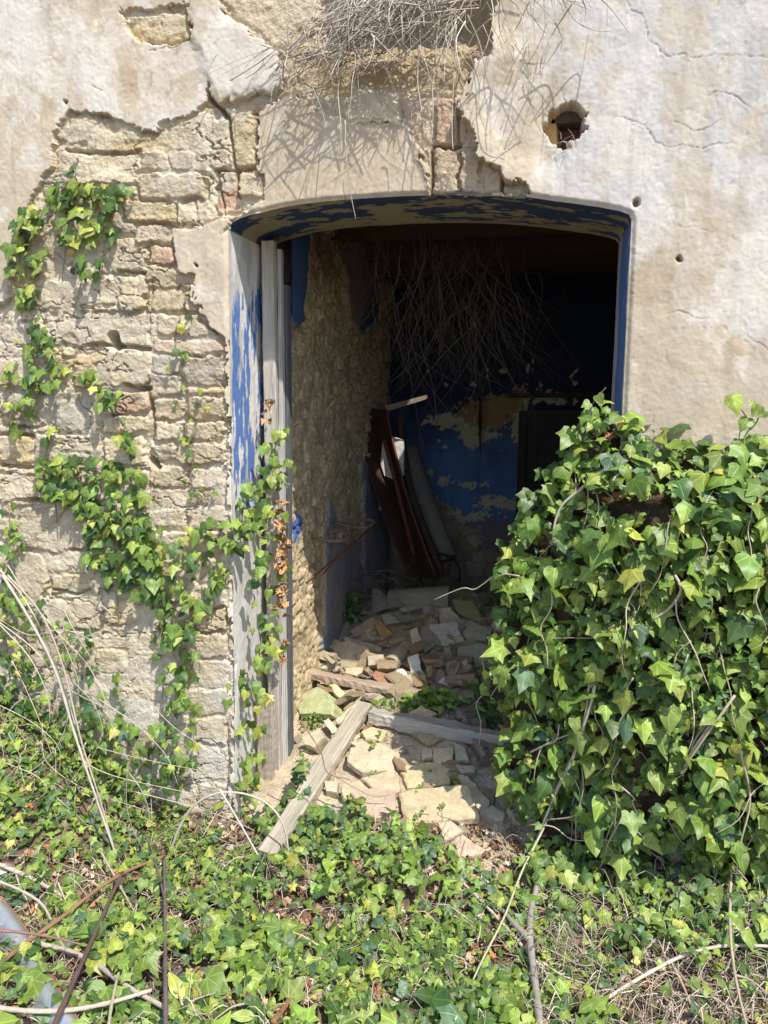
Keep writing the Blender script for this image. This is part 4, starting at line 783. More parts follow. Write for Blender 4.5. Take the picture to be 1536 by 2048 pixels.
pieces = [
 ('broken_tile', 'long curved-edge tile shard leaning over the orange one in the middle of the heap', uvA([(660, 310), (700, 300), (825, 410), (810, 470), (740, 440), (660, 350)]), GRY, .03, (.2, -.7), .03),
 ('broken_tile', 'orange-brown stained flat tile shard in the middle of the heap', uvA([(610, 360), (660, 372), (815, 480), (790, 545), (640, 440)]), ORA, .03, (-.1, -.9), .02),
 ('broken_stone', 'grey-beige stone just left of the orange-brown tile shard', uvA([(545, 420), (600, 385), (650, 450), (600, 475)]), BEI, .05, (.2, -.8), .01),
 ('flat_stone', 'long thin yellowish-edged slab, lower of the pair left in the heap', uvA([(345, 475), (375, 468), (570, 540), (640, 590), (500, 570), (350, 502)]), YEL, .04, (0, -.5), .02),
 ('flat_stone', 'narrow grey slab resting above the long yellowish-edged slab', uvA([(415, 455), (440, 448), (660, 518), (655, 550), (430, 482)]), GRY, .035, (0, -.6), .07),
 ('broken_stone', 'rounded orange-yellow stone near the top of the heap', uvA([(905, 345), (950, 328), (1003, 332), (1008, 365), (960, 385), (912, 377)]), ORA, .06, (0, -.9), .01),
 ('flat_stone', 'large upright grey-beige slab right of the orange-yellow stone', uvA([(1010, 272), (1075, 262), (1122, 310), (1172, 380), (1100, 455), (1055, 462), (1012, 362)]), TN2, .05, (.1, -1.5), .02),
 ('broken_stone', 'dark grey wedge stone at the right of the heap', uvA([(1150, 430), (1190, 375), (1340, 398), (1312, 490), (1180, 472)]), GRY, .06, (.2, -.8), .02),
 ('flat_stone', 'mossy greenish slab lying below the dark grey wedge stone', uvA([(1070, 492), (1200, 468), (1390, 520), (1300, 592), (1110, 545)]), GRN, .05, (0, -.6), .0),
 ('broken_stone', 'upright pale stone standing right of the orange-brown shard', uvA([(830, 402), (872, 385), (905, 480), (893, 545), (820, 562), (838, 470)]), BEI, .05, (.3, -1.4), .01),
 ('broken_stone', 'small cream stone in front of the dark grey wedge', uvA([(1095, 458), (1125, 445), (1155, 450), (1162, 478), (1115, 490)]), BEI, .045, (0, -.8), .03),
 ('broken_brick', 'whitewashed brick standing on end in the middle of the doorway', uvA([(815, 572), (880, 550), (922, 742), (870, 770), (832, 680)]), WHI, .07, (.25, -1.3), .02),
 ('plaster_fragment', 'bright white triangular plaster fragment beside the whitewashed brick', uvA([(745, 650), (788, 640), (822, 690), (762, 696)]), (.8, .78, .75), .02, (0, -1.2), .09),
 ('broken_brick', 'grey brick under the white triangular fragment', uvA([(748, 692), (842, 682), (848, 742), (762, 748)]), GRY, .07, (0, -1.2), .02),
 ('broken_brick', 'red-brown broken brick left of the grey brick', uvA([(602, 692), (622, 660), (750, 688), (746, 750), (640, 732)]), RED, .07, (-.1, -1.1), .02),
 ('broken_brick', 'dark brown brick stacked over the red-brown one', uvA([(620, 602), (650, 590), (772, 600), (748, 652), (630, 654)]), (.30, .22, .14), .06, (0, -.9), .07),
 ('broken_brick', 'dull grey half brick left of the dark brown brick', uvA([(570, 568), (670, 560), (672, 602), (632, 632), (576, 632)]), GRY, .06, (0, -1.1), .03),
 ('broken_stone', 'pale greenish wedge stone behind the left end of the reddish beam', uvA([(230, 622), (270, 585), (385, 568), (388, 602), (322, 655), (225, 652)]), (.50, .50, .36), .07, (-.2, -.9), .02),
 ('broken_stone', 'small yellow stone left of the pale greenish wedge', uvA([(180, 602), (238, 585), (252, 618), (202, 642)]), YEL, .05, (0, -.9), .02),
 ('broken_stone', 'cream block at the far left foot of the heap', uvA([(90, 552), (120, 540), (167, 560), (150, 602), (100, 592)]), BEI, .06, (.2, -.9), .01),
 ('broken_stone', 'big rock with a mossy green face beside the door post', uvA([(170, 905), (200, 822), (290, 768), (362, 815), (392, 900), (384, 945), (180, 942)]), (.46, .48, .26), .13, (-.45, -1.2), .04),
 ('broken_tile', 'pale yellow tile strip leaning between the mossy rock and the diagonal beam', uvA([(325, 737), (366, 733), (487, 850), (440, 877)]), (.56, .50, .30), .03, (.2, -.9), .08),
 ('broken_tile', 'tan tile strip crossing under the top of the diagonal beam', uvA([(370, 962), (480, 868), (505, 890), (400, 985)]), BEI, .03, (-.1, -.8), .05),
 ('broken_tile', 'short cream tile strip right below the mossy rock', uvA([(298, 962), (330, 943), (392, 1020), (352, 1042)]), (.58, .52, .40), .03, (0, -1), .05),
 ('broken_brick', 'small pinkish brick end behind the long grey beam', uvA([(655, 882), (690, 863), (748, 868), (746, 912), (655, 908)]), PNK, .06, (0, -1), .02),
 ('broken_stone', 'flat yellowish rock showing above the long grey beam', uvA([(820, 922), (900, 878), (1005, 930), (950, 962), (812, 940)]), YEL, .06, (.1, -.8), .02),
 ('plaster_fragment', 'white flat fragment right of the green weeds', uvA([(945, 762), (1042, 690), (1068, 742), (1000, 782)]), WHI, .02, (.1, -1), .03),
 ('broken_stone', 'pale angular stone beside the thicket near the top of the heap', uvA([(1325, 382), (1370, 330), (1412, 370), (1402, 422), (1350, 412)]), BEI, .06, (0, -1), .03),
 ('broken_stone', 'dark reddish block at the right of the heap', uvA([(1070, 592), (1130, 570), (1220, 580), (1226, 612), (1150, 642), (1080, 622)]), (.30, .20, .12), .06, (0, -.8), .02),
 ('broken_tile', 'thin curved yellow tile edge standing at the right of the heap', uvA([(1145, 592), (1176, 580), (1205, 700), (1200, 726), (1165, 660)]), YEL, .025, (.5, -1.5), .04),
 ('broken_stone', 'large cream rock left of the diagonal beam', uvB([(375, 242), (460, 195), (485, 240), (435, 292), (388, 275)]), BEI, .09, (-.2, -.9), .03),
 ('broken_stone', 'flat cream stone right of the diagonal beam', uvB([(590, 262), (650, 240), (696, 275), (640, 306)]), BEI, .04, (0, -.4), .01),
 ('broken_stone', 'small sandy stone just below the left end of the grey beam', uvB([(670, 222), (740, 200), (767, 230), (700, 262)]), TN2, .04, (0, -.4), .01),
 ('broken_stone', 'thin yellow flake against the diagonal beam', uvB([(600, 235), (655, 205), (668, 215), (610, 250)]), YEL, .03, (0, -.5), .02),
 ('flat_stone', 'tan slab standing upright below the grey beam', uvB([(985, 282), (1080, 275), (1077, 350), (1052, 387), (985, 342)]), TN2, .04, (0, -1.0), .02),
 ('broken_stone', 'grey rock right of the upright tan slab', uvB([(1082, 262), (1132, 282), (1157, 350), (1092, 347)]), GRY, .06, (0, -.8), .02),
 ('flat_stone', 'greyish-tan slab lying left of the big flat slab', uvB([(640, 432), (800, 388), (826, 420), (827, 492), (772, 507), (690, 472)]), TN2, .045, (-.05, -.35), .012),
 ('broken_stone', 'pale yellow worn stone near the foot of the diagonal beam', uvB([(548, 470), (640, 440), (692, 492), (640, 548), (560, 530)]), (.55, .47, .30), .05, (0, -.35), .012),
 ('flat_stone', 'biggest flat tan slab at the front of the doorway', uvB([(820, 502), (900, 482), (1130, 458), (1152, 462), (1202, 610), (1190, 622), (960, 642), (850, 642)]), (.53, .43, .27), .05, (0, -.42), .03),
 ('flat_stone', 'pale slab lying under the right edge of the biggest flat slab', uvB([(1100, 412), (1140, 415), (1252, 540), (1242, 592), (1202, 600), (1150, 480)]), BEI, .04, (.15, -.35), .01),
 ('broken_stone', 'wedge stone just below the right corner of the biggest flat slab', uvB([(1005, 642), (1070, 633), (1128, 680), (1040, 732)]), BEI, .05, (0, -.5), .012),
 ('flat_stone', 'pinkish slab lowest of all at the edge of the ground ivy', uvB([(1050, 742), (1120, 695), (1232, 770), (1130, 827)]), (.52, .40, .29), .04, (.1, -.3), .012),
 ('broken_stone', 'flat grey stone under the right part of the grey beam', uvB([(1090, 362), (1180, 368), (1182, 400), (1120, 407)]), GRY, .04, (0, -.5), .02),
 ('flat_stone', 'tan slab leaning against the edge of the ivy thicket', uvB([(1258, 332), (1300, 280), (1338, 300), (1322, 392), (1265, 372)]), TN2, .04, (-.3, -1.3), .03),
 ('broken_stone', 'round sandy stone in the loose dirt', uvB([(930, 302), (955, 288), (980, 296), (986, 330), (935, 346)]), BEI, .05, (0, -.5), .0),
 ('flat_stone', 'brown flat slab tucked under the grey beam', uvB([(880, 212), (960, 215), (1042, 240), (962, 275), (920, 244)]), (.38, .30, .19), .04, (0, -.7), .01),
 ('broken_stone', 'light grey stone right of the lowest slabs', uvB([(1200, 602), (1260, 558), (1322, 590), (1312, 632)]), GRY, .05, (0, -.4), .0),
 ('flat_stone', 'broad grey slab half under the thicket at the right', uvB([(1330, 572), (1420, 548), (1500, 600), (1500, 642), (1360, 622)]), GRY, .05, (0, -.45), .02),
 ('broken_stone', 'small cream stone at the tip of the diagonal beam', uvB([(470, 442), (540, 450), (532, 502), (480, 492)]), BEI, .05, (0, -.5), .01),
 ('broken_stone', 'cracked yellow rock below the left end of the grey beam', uvA([(530, 1040), (600, 1010), (692, 1042), (650, 1102), (560, 1092)]), YEL, .05, (0, -.5), .01),
 ('broken_tile', 'narrow tan tile strip in front of the big roof tile', uvA([(430, 640), (540, 632), (552, 660), (500, 690), (430, 672)]), BEI, .03, (0, -.9), .05),
 ('broken_tile', 'mossy yellow shard at the back of the heap left of the shaded weed', uvA([(1090, 215), (1200, 225), (1290, 340), (1250, 360), (1120, 290)]), (.34, .29, .13), .03, (.2, -.8), .03),
 ('broken_tile', 'shaded yellow-green tile piece behind the large upright slab', uvA([(1080, 150), (1160, 140), (1240, 200), (1170, 230), (1090, 200)]), (.34, .30, .12), .03, (.1, -.7), .05),
 ('wood_scrap', 'thin pale lath lying across the rubble below the big roof tile', uvA([(765, 272), (940, 236), (960, 244), (950, 254), (790, 290)]), (.48, .42, .36), .02, (0, -.8), .06)]
pieces += [
 ('flat_stone', 'wide cream slab bedded in the dirt between the diagonal and the grey beam', [(700, 1500), (760, 1490), (800, 1512), (790, 1545), (725, 1550), (695, 1528)], BEI, .04, (.05, -.3), .004),
 ('flat_stone', 'flat ochre slab with a straight edge just above the biggest front slab', [(800, 1540), (860, 1528), (905, 1538), (900, 1572), (815, 1580)], YEL, .035, (0, -.35), .004),
 ('flat_stone', 'pinkish-tan slab lying at the very front between ivy and biggest slab', [(700, 1590), (760, 1575), (792, 1592), (790, 1640), (730, 1640)], PNK, .04, (0, -.35), .006),
 ('flat_stone', 'large beige slab sloping up behind the reddish beam', [(640, 1300), (700, 1282), (742, 1300), (730, 1328), (660, 1330)], BEI, .045, (-.1, -.9), .03),
 ('flat_stone', 'long grey slab tilted at the right of the heap by the thicket', [(900, 1300), (960, 1288), (1015, 1310), (1000, 1345), (915, 1335)], GRY, .045, (.2, -.9), .03),
 ('broken_tile', 'broad brown tile shard high in the heap beside the big curved tile', [(700, 1262), (745, 1235), (775, 1250), (760, 1285), (712, 1290)], (.40, .30, .19), .03, (-.2, -1.1), .04),
 ('flat_stone', 'pale square-cornered slab in the centre of the heap', [(860, 1250), (915, 1245), (925, 1285), (880, 1300), (855, 1282)], (.56, .50, .40), .04, (.15, -1.2), .04)]
for nm, lb, poly, cl_, th, tl_, lf in pieces:
    shard(nm, lb, poly, cl_, th, tl_, lf, mat=M_TILE if 'tile' in nm or 'brick' in nm else None)
# curved roof tiles
def curved_tile(name, label, a, b, r0, r1, up, col, arc=2.6, n=14, brk=None, thick=.014, parent=None):
    a, b = np.array(a), np.array(b); ax = unit(b-a); up = np.array(up, float); up = unit(up-ax*(up@ax)); sd_ = np.cross(ax, up); vs, fs = [], []; L = 12; K = n
    rnd = random.Random(int(a[0]*1000))
    for lay in (0, 1):
        for i in range(L+1):
            t = i/L
            for j in range(K+1):
                th = (j/K-.5)*arc; R = (r0+(r1-r0)*t)-(thick if lay else 0); tt = t
                if brk and t > .5: tt = .5+(t-.5)*(1-brk*abs(math.sin(3.1*j/K+1))+rnd.uniform(-.03, .03))
                vs.append(a+(b-a)*tt+up*R*math.cos(th)+sd_*R*math.sin(th)-up*r0*.6)
    S1 = (L+1)*(K+1); f = lambda i, j, l: l*S1+i*(K+1)+j
    for i in range(L):
        for j in range(K): fs += [(f(i, j, 0), f(i, j+1, 0), f(i+1, j+1, 0), f(i+1, j, 0)), (f(i, j, 1), f(i+1, j, 1), f(i+1, j+1, 1), f(i, j+1, 1))]
        fs += [(f(i, 0, 0), f(i+1, 0, 0), f(i+1, 0, 1), f(i, 0, 1)), (f(i, K, 0), f(i, K, 1), f(i+1, K, 1), f(i+1, K, 0))]
    for j in range(K): fs += [(f(0, j, 0), f(0, j, 1), f(0, j+1, 1), f(0, j+1, 0)), (f(L, j, 0), f(L, j+1, 0), f(L, j+1, 1), f(L, j, 1))]
    m = MB(); m.add(vs, fs, col); o = m.build(name, M_TILE, None, False); return tag(o, label, 'roof tile')
yb = G(840, 1215)[1]
curved_tile('roof_tile', 'big curved roof tile lying sideways on top of the rubble heap', P(778, 1192, yb), P(900, 1190, yb-.04), .085, .10, (0, -.45, 1), (.30, .265, .19))
curved_tile('roof_tile', 'broken pointed roof tile stub left of the big curved tile', P(765, 1225, yb-.1), P(748, 1172, yb+.02), .10, .028, (.1, -1, .5), (.34, .31, .24), arc=2.2)
curved_tile('roof_tile', 'small curved tile with a yellow rim behind the reddish beam', P(684, 1330, G(700, 1345)[1]), P(728, 1336, G(700, 1345)[1]-.02), .035, .045, (0, -.6, 1), (.42, .36, .22))
curved_tile('roof_tile', 'hollow curved tile opening towards us under the orange shard', P(800, 1300, G(790, 1330)[1]+.06), P(782, 1322, G(790, 1330)[1]-.05), .05, .055, (0, -.2, 1), (.42, .35, .23))
# timbers
def beam(name, label, a, b, wd, th, col, up=(0, 0, 1), taper=1.0, lumps=.006):
    a, b = np.array(a), np.array(b); ax = unit(b-a); side = np.cross(ax, np.array(up, float)); m = MB(); L = np.linalg.norm(b-a)
    board(m, (0, 0, 0), (L, 0, 0), wd, th, (0, 1, 0), seg=34, wob=lumps, col=col, rnd=random.Random(int(L*1000)), taper=taper)
    o = m.build(name, M_WOODX, None, False); s = unit(side); u = np.cross(ax, s) if np.cross(ax, s)[2] > 0 else -np.cross(ax, s)
    R = Matrix(((ax[0], s[0], u[0]), (ax[1], s[1], u[1]), (ax[2], s[2], u[2])))
    if R.determinant() < 0: R = Matrix(((ax[0], -s[0], u[0]), (ax[1], -s[1], u[1]), (ax[2], -s[2], u[2])))
    o.rotation_euler = R.to_euler(); o.location = a; return tag(o, label, 'beam')
def GL(px, py, l):
    q = G(px, py); d = unit(CAM-q); return q+d*l
beam('fallen_beam', 'weathered reddish-grey beam tapering to the left, lying across the back of the doorway rubble', GL(578, 1340, .05), GL(840, 1392, .05), .045, .045, (.44, .34, .26), taper=1.7)
beam('fallen_beam', 'squared grey beam running down diagonally from the rubble to the foot of the door post', GL(727, 1412, .10), GL(533, 1715, .09), .088, .06, (.42, .37, .29), up=(0, -.5, 1))
beam('fallen_beam', 'thick silvery grey beam lying level with its right end inside the ivy', GL(742, 1432, .07), GL(1045, 1490, .10), .075, .075, (.44, .40, .34))
beam('rotten_log', 'short crumbling piece of fibrous dark wood beside the thicket', GL(930, 1425, .05), GL(985, 1520, .05), .11, .07, (.27, .21, .17), lumps=.016)
# small filler chips: one group nothing tells apart
protos = []
for k in range(9):
    r = random.Random(k+50); bm = bmesh.new(); bmesh.ops.create_cube(bm, size=1); bmesh.ops.subdivide_edges(bm, edges=bm.edges, cuts=2, use_grid_fill=True)
    sk = r.uniform(-.3, .3)
    for v in bm.verts:
        v.co.x += sk*v.co.y; f = 1-.28*(abs(v.co.x)+abs(v.co.y))*abs(v.co.z)*r.uniform(.6, 1.4); v.co.x *= f; v.co.y *= f
        v.co += Vector((r.gauss(0, .045), r.gauss(0, .045), r.gauss(0, .06)))
    me = bpy.data.meshes.new('stone_chip'); bm.to_mesh(me); bm.free(); a = me.color_attributes.new('Col', 'FLOAT_COLOR', 'POINT'); c_ = [BEI, (.50, .42, .25), (.36, .32, .25), (.46, .36, .23), (.58, .53, .45), BEI, (.42, .29, .18), (.40, .36, .28), YEL][k]
    a.data.foreach_set('color', np.tile(np.array((*c_, 1), np.float32), len(me.vertices))); me.materials.append(M_STONE); protos.append(me)
reg = [(575, 1290), (640, 1240), (760, 1200), (900, 1180), (1060, 1210), (1060, 1500), (1090, 1720), (960, 1760), (840, 1690), (660, 1640), (600, 1600), (585, 1480)]
cp_ = np.concatenate([sample_poly(reg, 120), sample_poly([(575, 1290), (640, 1240), (740, 1190), (930, 1180), (1060, 1210), (1060, 1400), (700, 1420), (600, 1400)], 175)])
for k, (a, b) in enumerate(cp_):
    q = G(a, b); s = random.uniform(.04, .09) if k % 3 else random.uniform(.09, .18)
    if b > 1480 or k < 100: s *= .6
    o = bpy.data.objects.new('stone_chip', protos[k % 9]); COL.objects.link(o); o.location = q+np.array((0, 0, s*random.uniform(.08, .45))); o.scale = (s, s*random.uniform(.5, .9), s*random.uniform(.14, .34))
    o.rotation_euler = (random.gauss(.3, .4), random.gauss(0, .4), random.uniform(0, 6.3)); tag(o, 'small broken stone or tile chip lying loose in the doorway rubble', 'rubble', 'small chips in the rubble heap')
gb = MB(); o3 = [(1, 0, 0), (-1, 0, 0), (0, 1, 0), (0, -1, 0), (0, 0, 1), (0, 0, -1)]; of = [(0, 2, 4), (2, 1, 4), (1, 3, 4), (3, 0, 4), (2, 0, 5), (1, 2, 5), (3, 1, 5), (0, 3, 5)]
for a, b in sample_poly(reg, 1900):
    q = G(a, b); s = random.uniform(.003, .011); gb.add([q+np.array(v)*s*np.array([random.uniform(.5, 1.3) for _ in range(3)]) for v in o3], of, tuple(np.array(random.choice((BEI, WHI, YEL, GRY)))*random.uniform(.7, 1.15)))
o = gb.build('gravel', M_STONE, None, False); tag(o, kind='stuff')
# small-leaved weeds among the ground ivy
gi = 2600; wv = np.where(fbm(gpx_/60., gpy_/45., 8, 3) > .12, 1., .04)*dens_ivy(gpx_, gpy_); pp = pick(gi, wv); pp[:, 2] += RNG.uniform(.01, .09, gi)
o = leaves('small_weeds', pp, RNG.normal(0, .5, (gi, 3))+(0, -.3, 1), RNG.normal(0, 1, (gi, 3)), RNG.uniform(.009, .022, gi), ivy_cols(gi, (.1, .45, .45, .05, 0, 0)), np.full(gi, 4), M_WEED, None); tag(o, kind='stuff')
# weeds
def weed(label, px, py, rx, ry, n, sz, hgt=.10, cols=(.5, .4, .1, 0, 0, 0), kinds=(3, 4), name='weed'):
    q0 = G(px, py+ry*.5); root = empty(name, q0, label, 'weed'); ps, ln = [], []
    for k in range(n):
        a = random.uniform(0, 6.28); r = math.sqrt(random.random()); x, y = px+math.cos(a)*r*rx, py+math.sin(a)*r*ry
        p = P(x, y, q0[1]+random.uniform(-.12, .0)); ps.append(p)
        if k % 3 == 0: base = q0+np.array([(p[0]-q0[0])*.35, random.gauss(0, .02), -.01]); ln.append(spline([base, (base+p)/2+np.array([0, 0, .02]), p], 3))
    m_ = len(ps); leaves('leaves', ps, np.stack([RNG.normal(0, .4, m_), RNG.normal(-.7, .35, m_), np.ones(m_)], -1), np.stack([RNG.normal(0, 1, m_), RNG.normal(-.6, .7, m_), np.full(m_, -.2)], -1), RNG.uniform(sz*.6, sz*1.2, m_), ivy_cols(m_, cols), RNG.choice(kinds, m_), M_WEED, root)
    stems_mb(ln, .0016, .001, (.12, .2, .05), 4).build('stems', M_STEM, root, True)
weed('dark green leafy weed growing at the foot of the inner left wall', 688, 1222, 48, 40, 110, .045, cols=(.8, .2, 0, 0, 0, 0))
weed('shaded weed at the back right of the rubble by the thicket', 985, 1215, 34, 34, 60, .042, cols=(.9, .1, 0, 0, 0, 0))
weed('bright green low weed between the two level beams', 862, 1398, 60, 26, 190, .038, cols=(.1, .5, .4, 0, 0, 0))
weed('small weed at the meeting point of the beams', 772, 1408, 24, 14, 34, .028, cols=(.2, .5, .3, 0, 0, 0))
weed('deep green weed in the shade of the thicket right of the beams', 985, 1395, 42, 62, 120, .045, cols=(.8, .2, 0, 0, 0, 0))
weed('feathery green tuft on the mossy rock by the door post', 628, 1440, 26, 16, 40, .022, cols=(.2, .5, .3, 0, 0, 0))
weed('bluish green weed at the right foot of the door post', 600, 1555, 18, 60, 60, .036, cols=(.4, .3, .1, 0, 0, .3))
weed('grey-green weed patch at the foot of the diagonal beam', 660, 1650, 60, 30, 110, .036, cols=(.3, .3, .1, 0, 0, .5), kinds=(0, 3))
for k, (a, b) in enumerate(((748, 1492), (745, 1546), (835, 1576), (905, 1560), (832, 1635), (850, 1622), (880, 1610), (765, 1470), (822, 1268), (840, 1240), (915, 1305), (650, 1395))):
    weed('tiny seedling sprouting alone from the loose rubble', a, b, 9, 7, 9, .018, cols=(.1, .5, .4, 0, 0, 0), name='seedling')
    bpy.context.view_layer.update()
for o in bpy.data.objects:
    if o.name.startswith('seedling'): o['group'] = 'seedlings in the rubble'

# ======================= THINGS INSIDE =======================
def sheet(name, label, pts3, normal, thick, col, mat, cat, parent=None, fold=0):
    pts3 = np.array(pts3); n = unit(np.array(normal, float)); k = len(pts3); m = MB(); c0 = pts3.mean(0)
    m.add(list(pts3+n*thick/2)+list(pts3-n*thick/2), [tuple(range(k)), tuple(range(2*k-1, k-1, -1))]+[(i, (i+1) % k, k+(i+1) % k, k+i) for i in range(k)], col); o = m.build(name, mat, parent)
    return tag(o, label, cat) if label else o
# rusty folded mesh trough leaning on the back wall
root = empty('rusty_trough', P(850, 1150, 2.3), 'long rusty iron feed trough leaning upright against the blue back wall', 'trough')
A0 = [(703, 812, 2.3), (738, 815, 2.45), (772, 820, 2.3)]; A1 = [(818, 1150, 2.15), (848, 1155, 2.28), (872, 1150, 2.15)]
m = MB(); NN = 26; vs = []
for lay in (0, .006):
    for i in range(NN+1):
        t = i/NN; b_ = 10*math.sin(t*3)
        for (a, b) in zip(A0, A1): vs.append(P(a[0]+(b[0]-a[0])*t-b_, a[1]+(b[1]-a[1])*t, a[2]+(b[2]-a[2])*t+lay+.004*math.sin(i*1.9)))
S1 = (NN+1)*3; fs = []
for l in (0, 1):
    for i in range(NN):
        for j in (0, 1): q = (l*S1+i*3+j, l*S1+i*3+j+1, l*S1+(i+1)*3+j+1, l*S1+(i+1)*3+j); fs.append(q if l == 0 else q[::-1])
for i in range(NN): fs += [(i*3, (i+1)*3, S1+(i+1)*3, S1+i*3), (i*3+2, S1+i*3+2, S1+(i+1)*3+2, (i+1)*3+2)]
m.add(vs, fs, (.075, .042, .03)); m.build('trough_body', M_RUST, root)
m = MB(); m.tube([P(a[0]*(1-t)+b[0]*t-10*math.sin(t*3), a[1]*(1-t)+b[1]*t, a[2]*(1-t)+b[2]*t-.01) for a, b in [(A0[2], A1[2])] for t in np.linspace(0, 1, 14)], .009, 6, (.16, .07, .04)); m.build('rolled_edge', M_RUST, root, True)
m = MB(); m.tube([P(a[0]*(1-t)+b[0]*t-10*math.sin(t*3), a[1]*(1-t)+b[1]*t, a[2]*(1-t)+b[2]*t-.01) for a, b in [(A0[0], A1[0])] for t in np.linspace(0, 1, 14)], .009, 6, (.10, .05, .035)); m.build('rolled_edge', M_RUST, root, True)
m = MB(); m.tube([P(768, 880, 2.15), P(790, 960, 2.15), P(828, 1110, 2.1)], .014, 8, (.17, .06, .04)); tag(m.build('iron_bar', M_RUST, None, True), 'straight rust-red iron bar in front of the rusty trough', 'bar')
m = MB(); m.tube(spline([P(800, 830, 2.55), P(806, 900, 2.55), P(826, 1000, 2.45), P(885, 1150, 2.25)], 6), [.028]*18+[.02], 6, (.10, .06, .045)); tag(m.build('bent_iron_strip', M_RUST, None, True), 'dark bent iron strip between the rusty trough and the grey pipe', 'scrap')
m = MB(); m.tube(spline([P(815, 898, 2.75), P(850, 1000, 2.62), P(895, 1118, 2.45)], 8), .075, 20, (.20, .185, .15)); tag(m.build('cement_pipe', M_TILE, None, True), 'thick grey cement pipe leaning in the corner against the blue wall', 'pipe')
sheet('plaster_lump', 'sunlit white slab of plaster caught behind the iron bar', [P(a, b, 2.35) for a, b in ((766, 884), (790, 876), (808, 882), (808, 950), (790, 958), (770, 950), (762, 925))], (0, 1, .2), .04, (.75, .72, .66), M_STONE, 'rubble')
sheet('lath', 'small pale lath balanced across the top of the rusty trough', [P(a, b, 2.2) for a, b in ((770, 812), (852, 790), (857, 797), (776, 822))], (0, 1, 0), .02, (.34, .26, .19), M_STONE, 'lath')
m = MB(); m.tube(spline([P(880+40*math.cos(t), 1150+42*math.sin(t), 2.4+.05*math.sin(t)) for t in np.linspace(0.6, 6.6, 22)], 3), .008, 8, (.04, .035, .03)); tag(m.build('old_hose', M_RUST, None, True), 'dark coil of old hose on the floor at the back', 'hose')
# straw-wrapped hoops held out from the wall
root = empty('hay_rack', P(600, 1180, .9), 'pair of straw-wrapped hoops on thin iron stays fixed to the inner left wall', 'rack')
for (cx, cyy, Y, rx, ry) in ((703, 1046, 1.35, .135, .10), (655, 1070, 1.05, .125, .13)):
    c0 = P(cx, cyy, Y); pts = [c0+np.array([rx*math.cos(t), ry*math.sin(t), .012*math.sin(2*t)]) for t in np.linspace(0, 2*math.pi, 44)]
    rr = [.010+.004*math.sin(i*2.2)+random.uniform(-.0015, .0015) for i in range(44)]; m = MB(); m.tube(pts, rr, 7, (.20, .16, .11)); m.build('hoop', M_STRAW, root, True)
for a, b in (((755, 1045, 1.35), (598, 1178, .80)), ((716, 1068, 1.1), (646, 1148, .95))):
    m = MB(); m.tube([P(*a), P(*b)], .005, 6, (.16, .08, .05)); m.build('stay', M_RUST, root, True)
# spike hanging in the back wall patch
m = MB(); m.tube([P(962, 798, 2.98), P(960, 840, 2.98), P(961, 905, 2.98)], [.010, .014, .005], 6, (.05, .045, .04)); tag(m.build('iron_hook', M_RUST, None, True), 'dark iron hook hanging on the peeled patch of the blue back wall', 'hook')

# ======================= DRY ROOTS AND TWIGS =======================
def strands(name, label, n, start, length, r0, r1, col, Yr, drift=(0, 0), spread=.6, curl=.35, cat='dry plant', wallc=False, down=1.0):
    root = empty(name, P(*start(0.5), Yr[0]), label, cat); V_ = []
    m = MB()
    for k in range(n):
        x, y = start(random.random()); Y = random.uniform(*Yr); p = P(x, y, Y); L = random.uniform(*length); seg = random.choice((5, 6, 7)); a = random.gauss(0, spread)+drift[0]
        d = np.array([math.sin(a), random.gauss(drift[1], .25), -math.cos(a)*down]); d = unit(d); pts = [p]; w_ = random.gauss(0, curl)
        for i in range(seg):
            d = unit(d+np.array([w_*.5+random.gauss(0, .16), random.gauss(0, .08), -.16])); q = pts[-1]+d*L/seg
            if wallc and q[1] > -.03: q[1] = -.03-random.random()*.02
            pts.append(q)
        m.tube(spline(pts, 3), random.uniform(r0, r1), 4, tuple(np.array(col)*random.uniform(.6, 1.25)), r1=r0*.45)
    m.build('strands', M_STEM, root, True); return root
def nst(t):
    x = random.gauss(745, 85) if random.random() < .72 else random.uniform(640, 985); return (x, random.uniform(-70, 60)+max(0, 760-x)*.35)
nest = strands('dry_root_tangle', 'big pale tangle of dead hanging stems and roots bulging from the wall above the arch', 230, nst, (.08, .36), .0010, .0026, (.64, .58, .50), (-.03, -.15), drift=(-.55, -.2), spread=.7, wallc=True)
m = MB()
for k in range(290):     # matted body of the tangle
    x = random.gauss(765, 88); y = random.gauss(62, 30)-(x-700)*.42+18; Y = -.03-.14*random.random()
    a = random.gauss(.55, .5); L = random.uniform(.08, .22); d = np.array([-math.cos(a), random.gauss(0, .3), -math.sin(a)]); p = P(x, y, Y)
    pts = [p-d*L/2, p+np.array([random.gauss(0, .012), random.gauss(0, .012), random.gauss(.012, .012)]), p+d*L/2]
    for q in pts: q[1] = min(q[1], -.02)
    m.tube(spline(pts, 3), random.uniform(.0014, .003), 4, tuple(np.array((.50, .44, .37))*random.uniform(.45, 1.2)))
m.build('matted_twigs', M_STEM, nest, True)
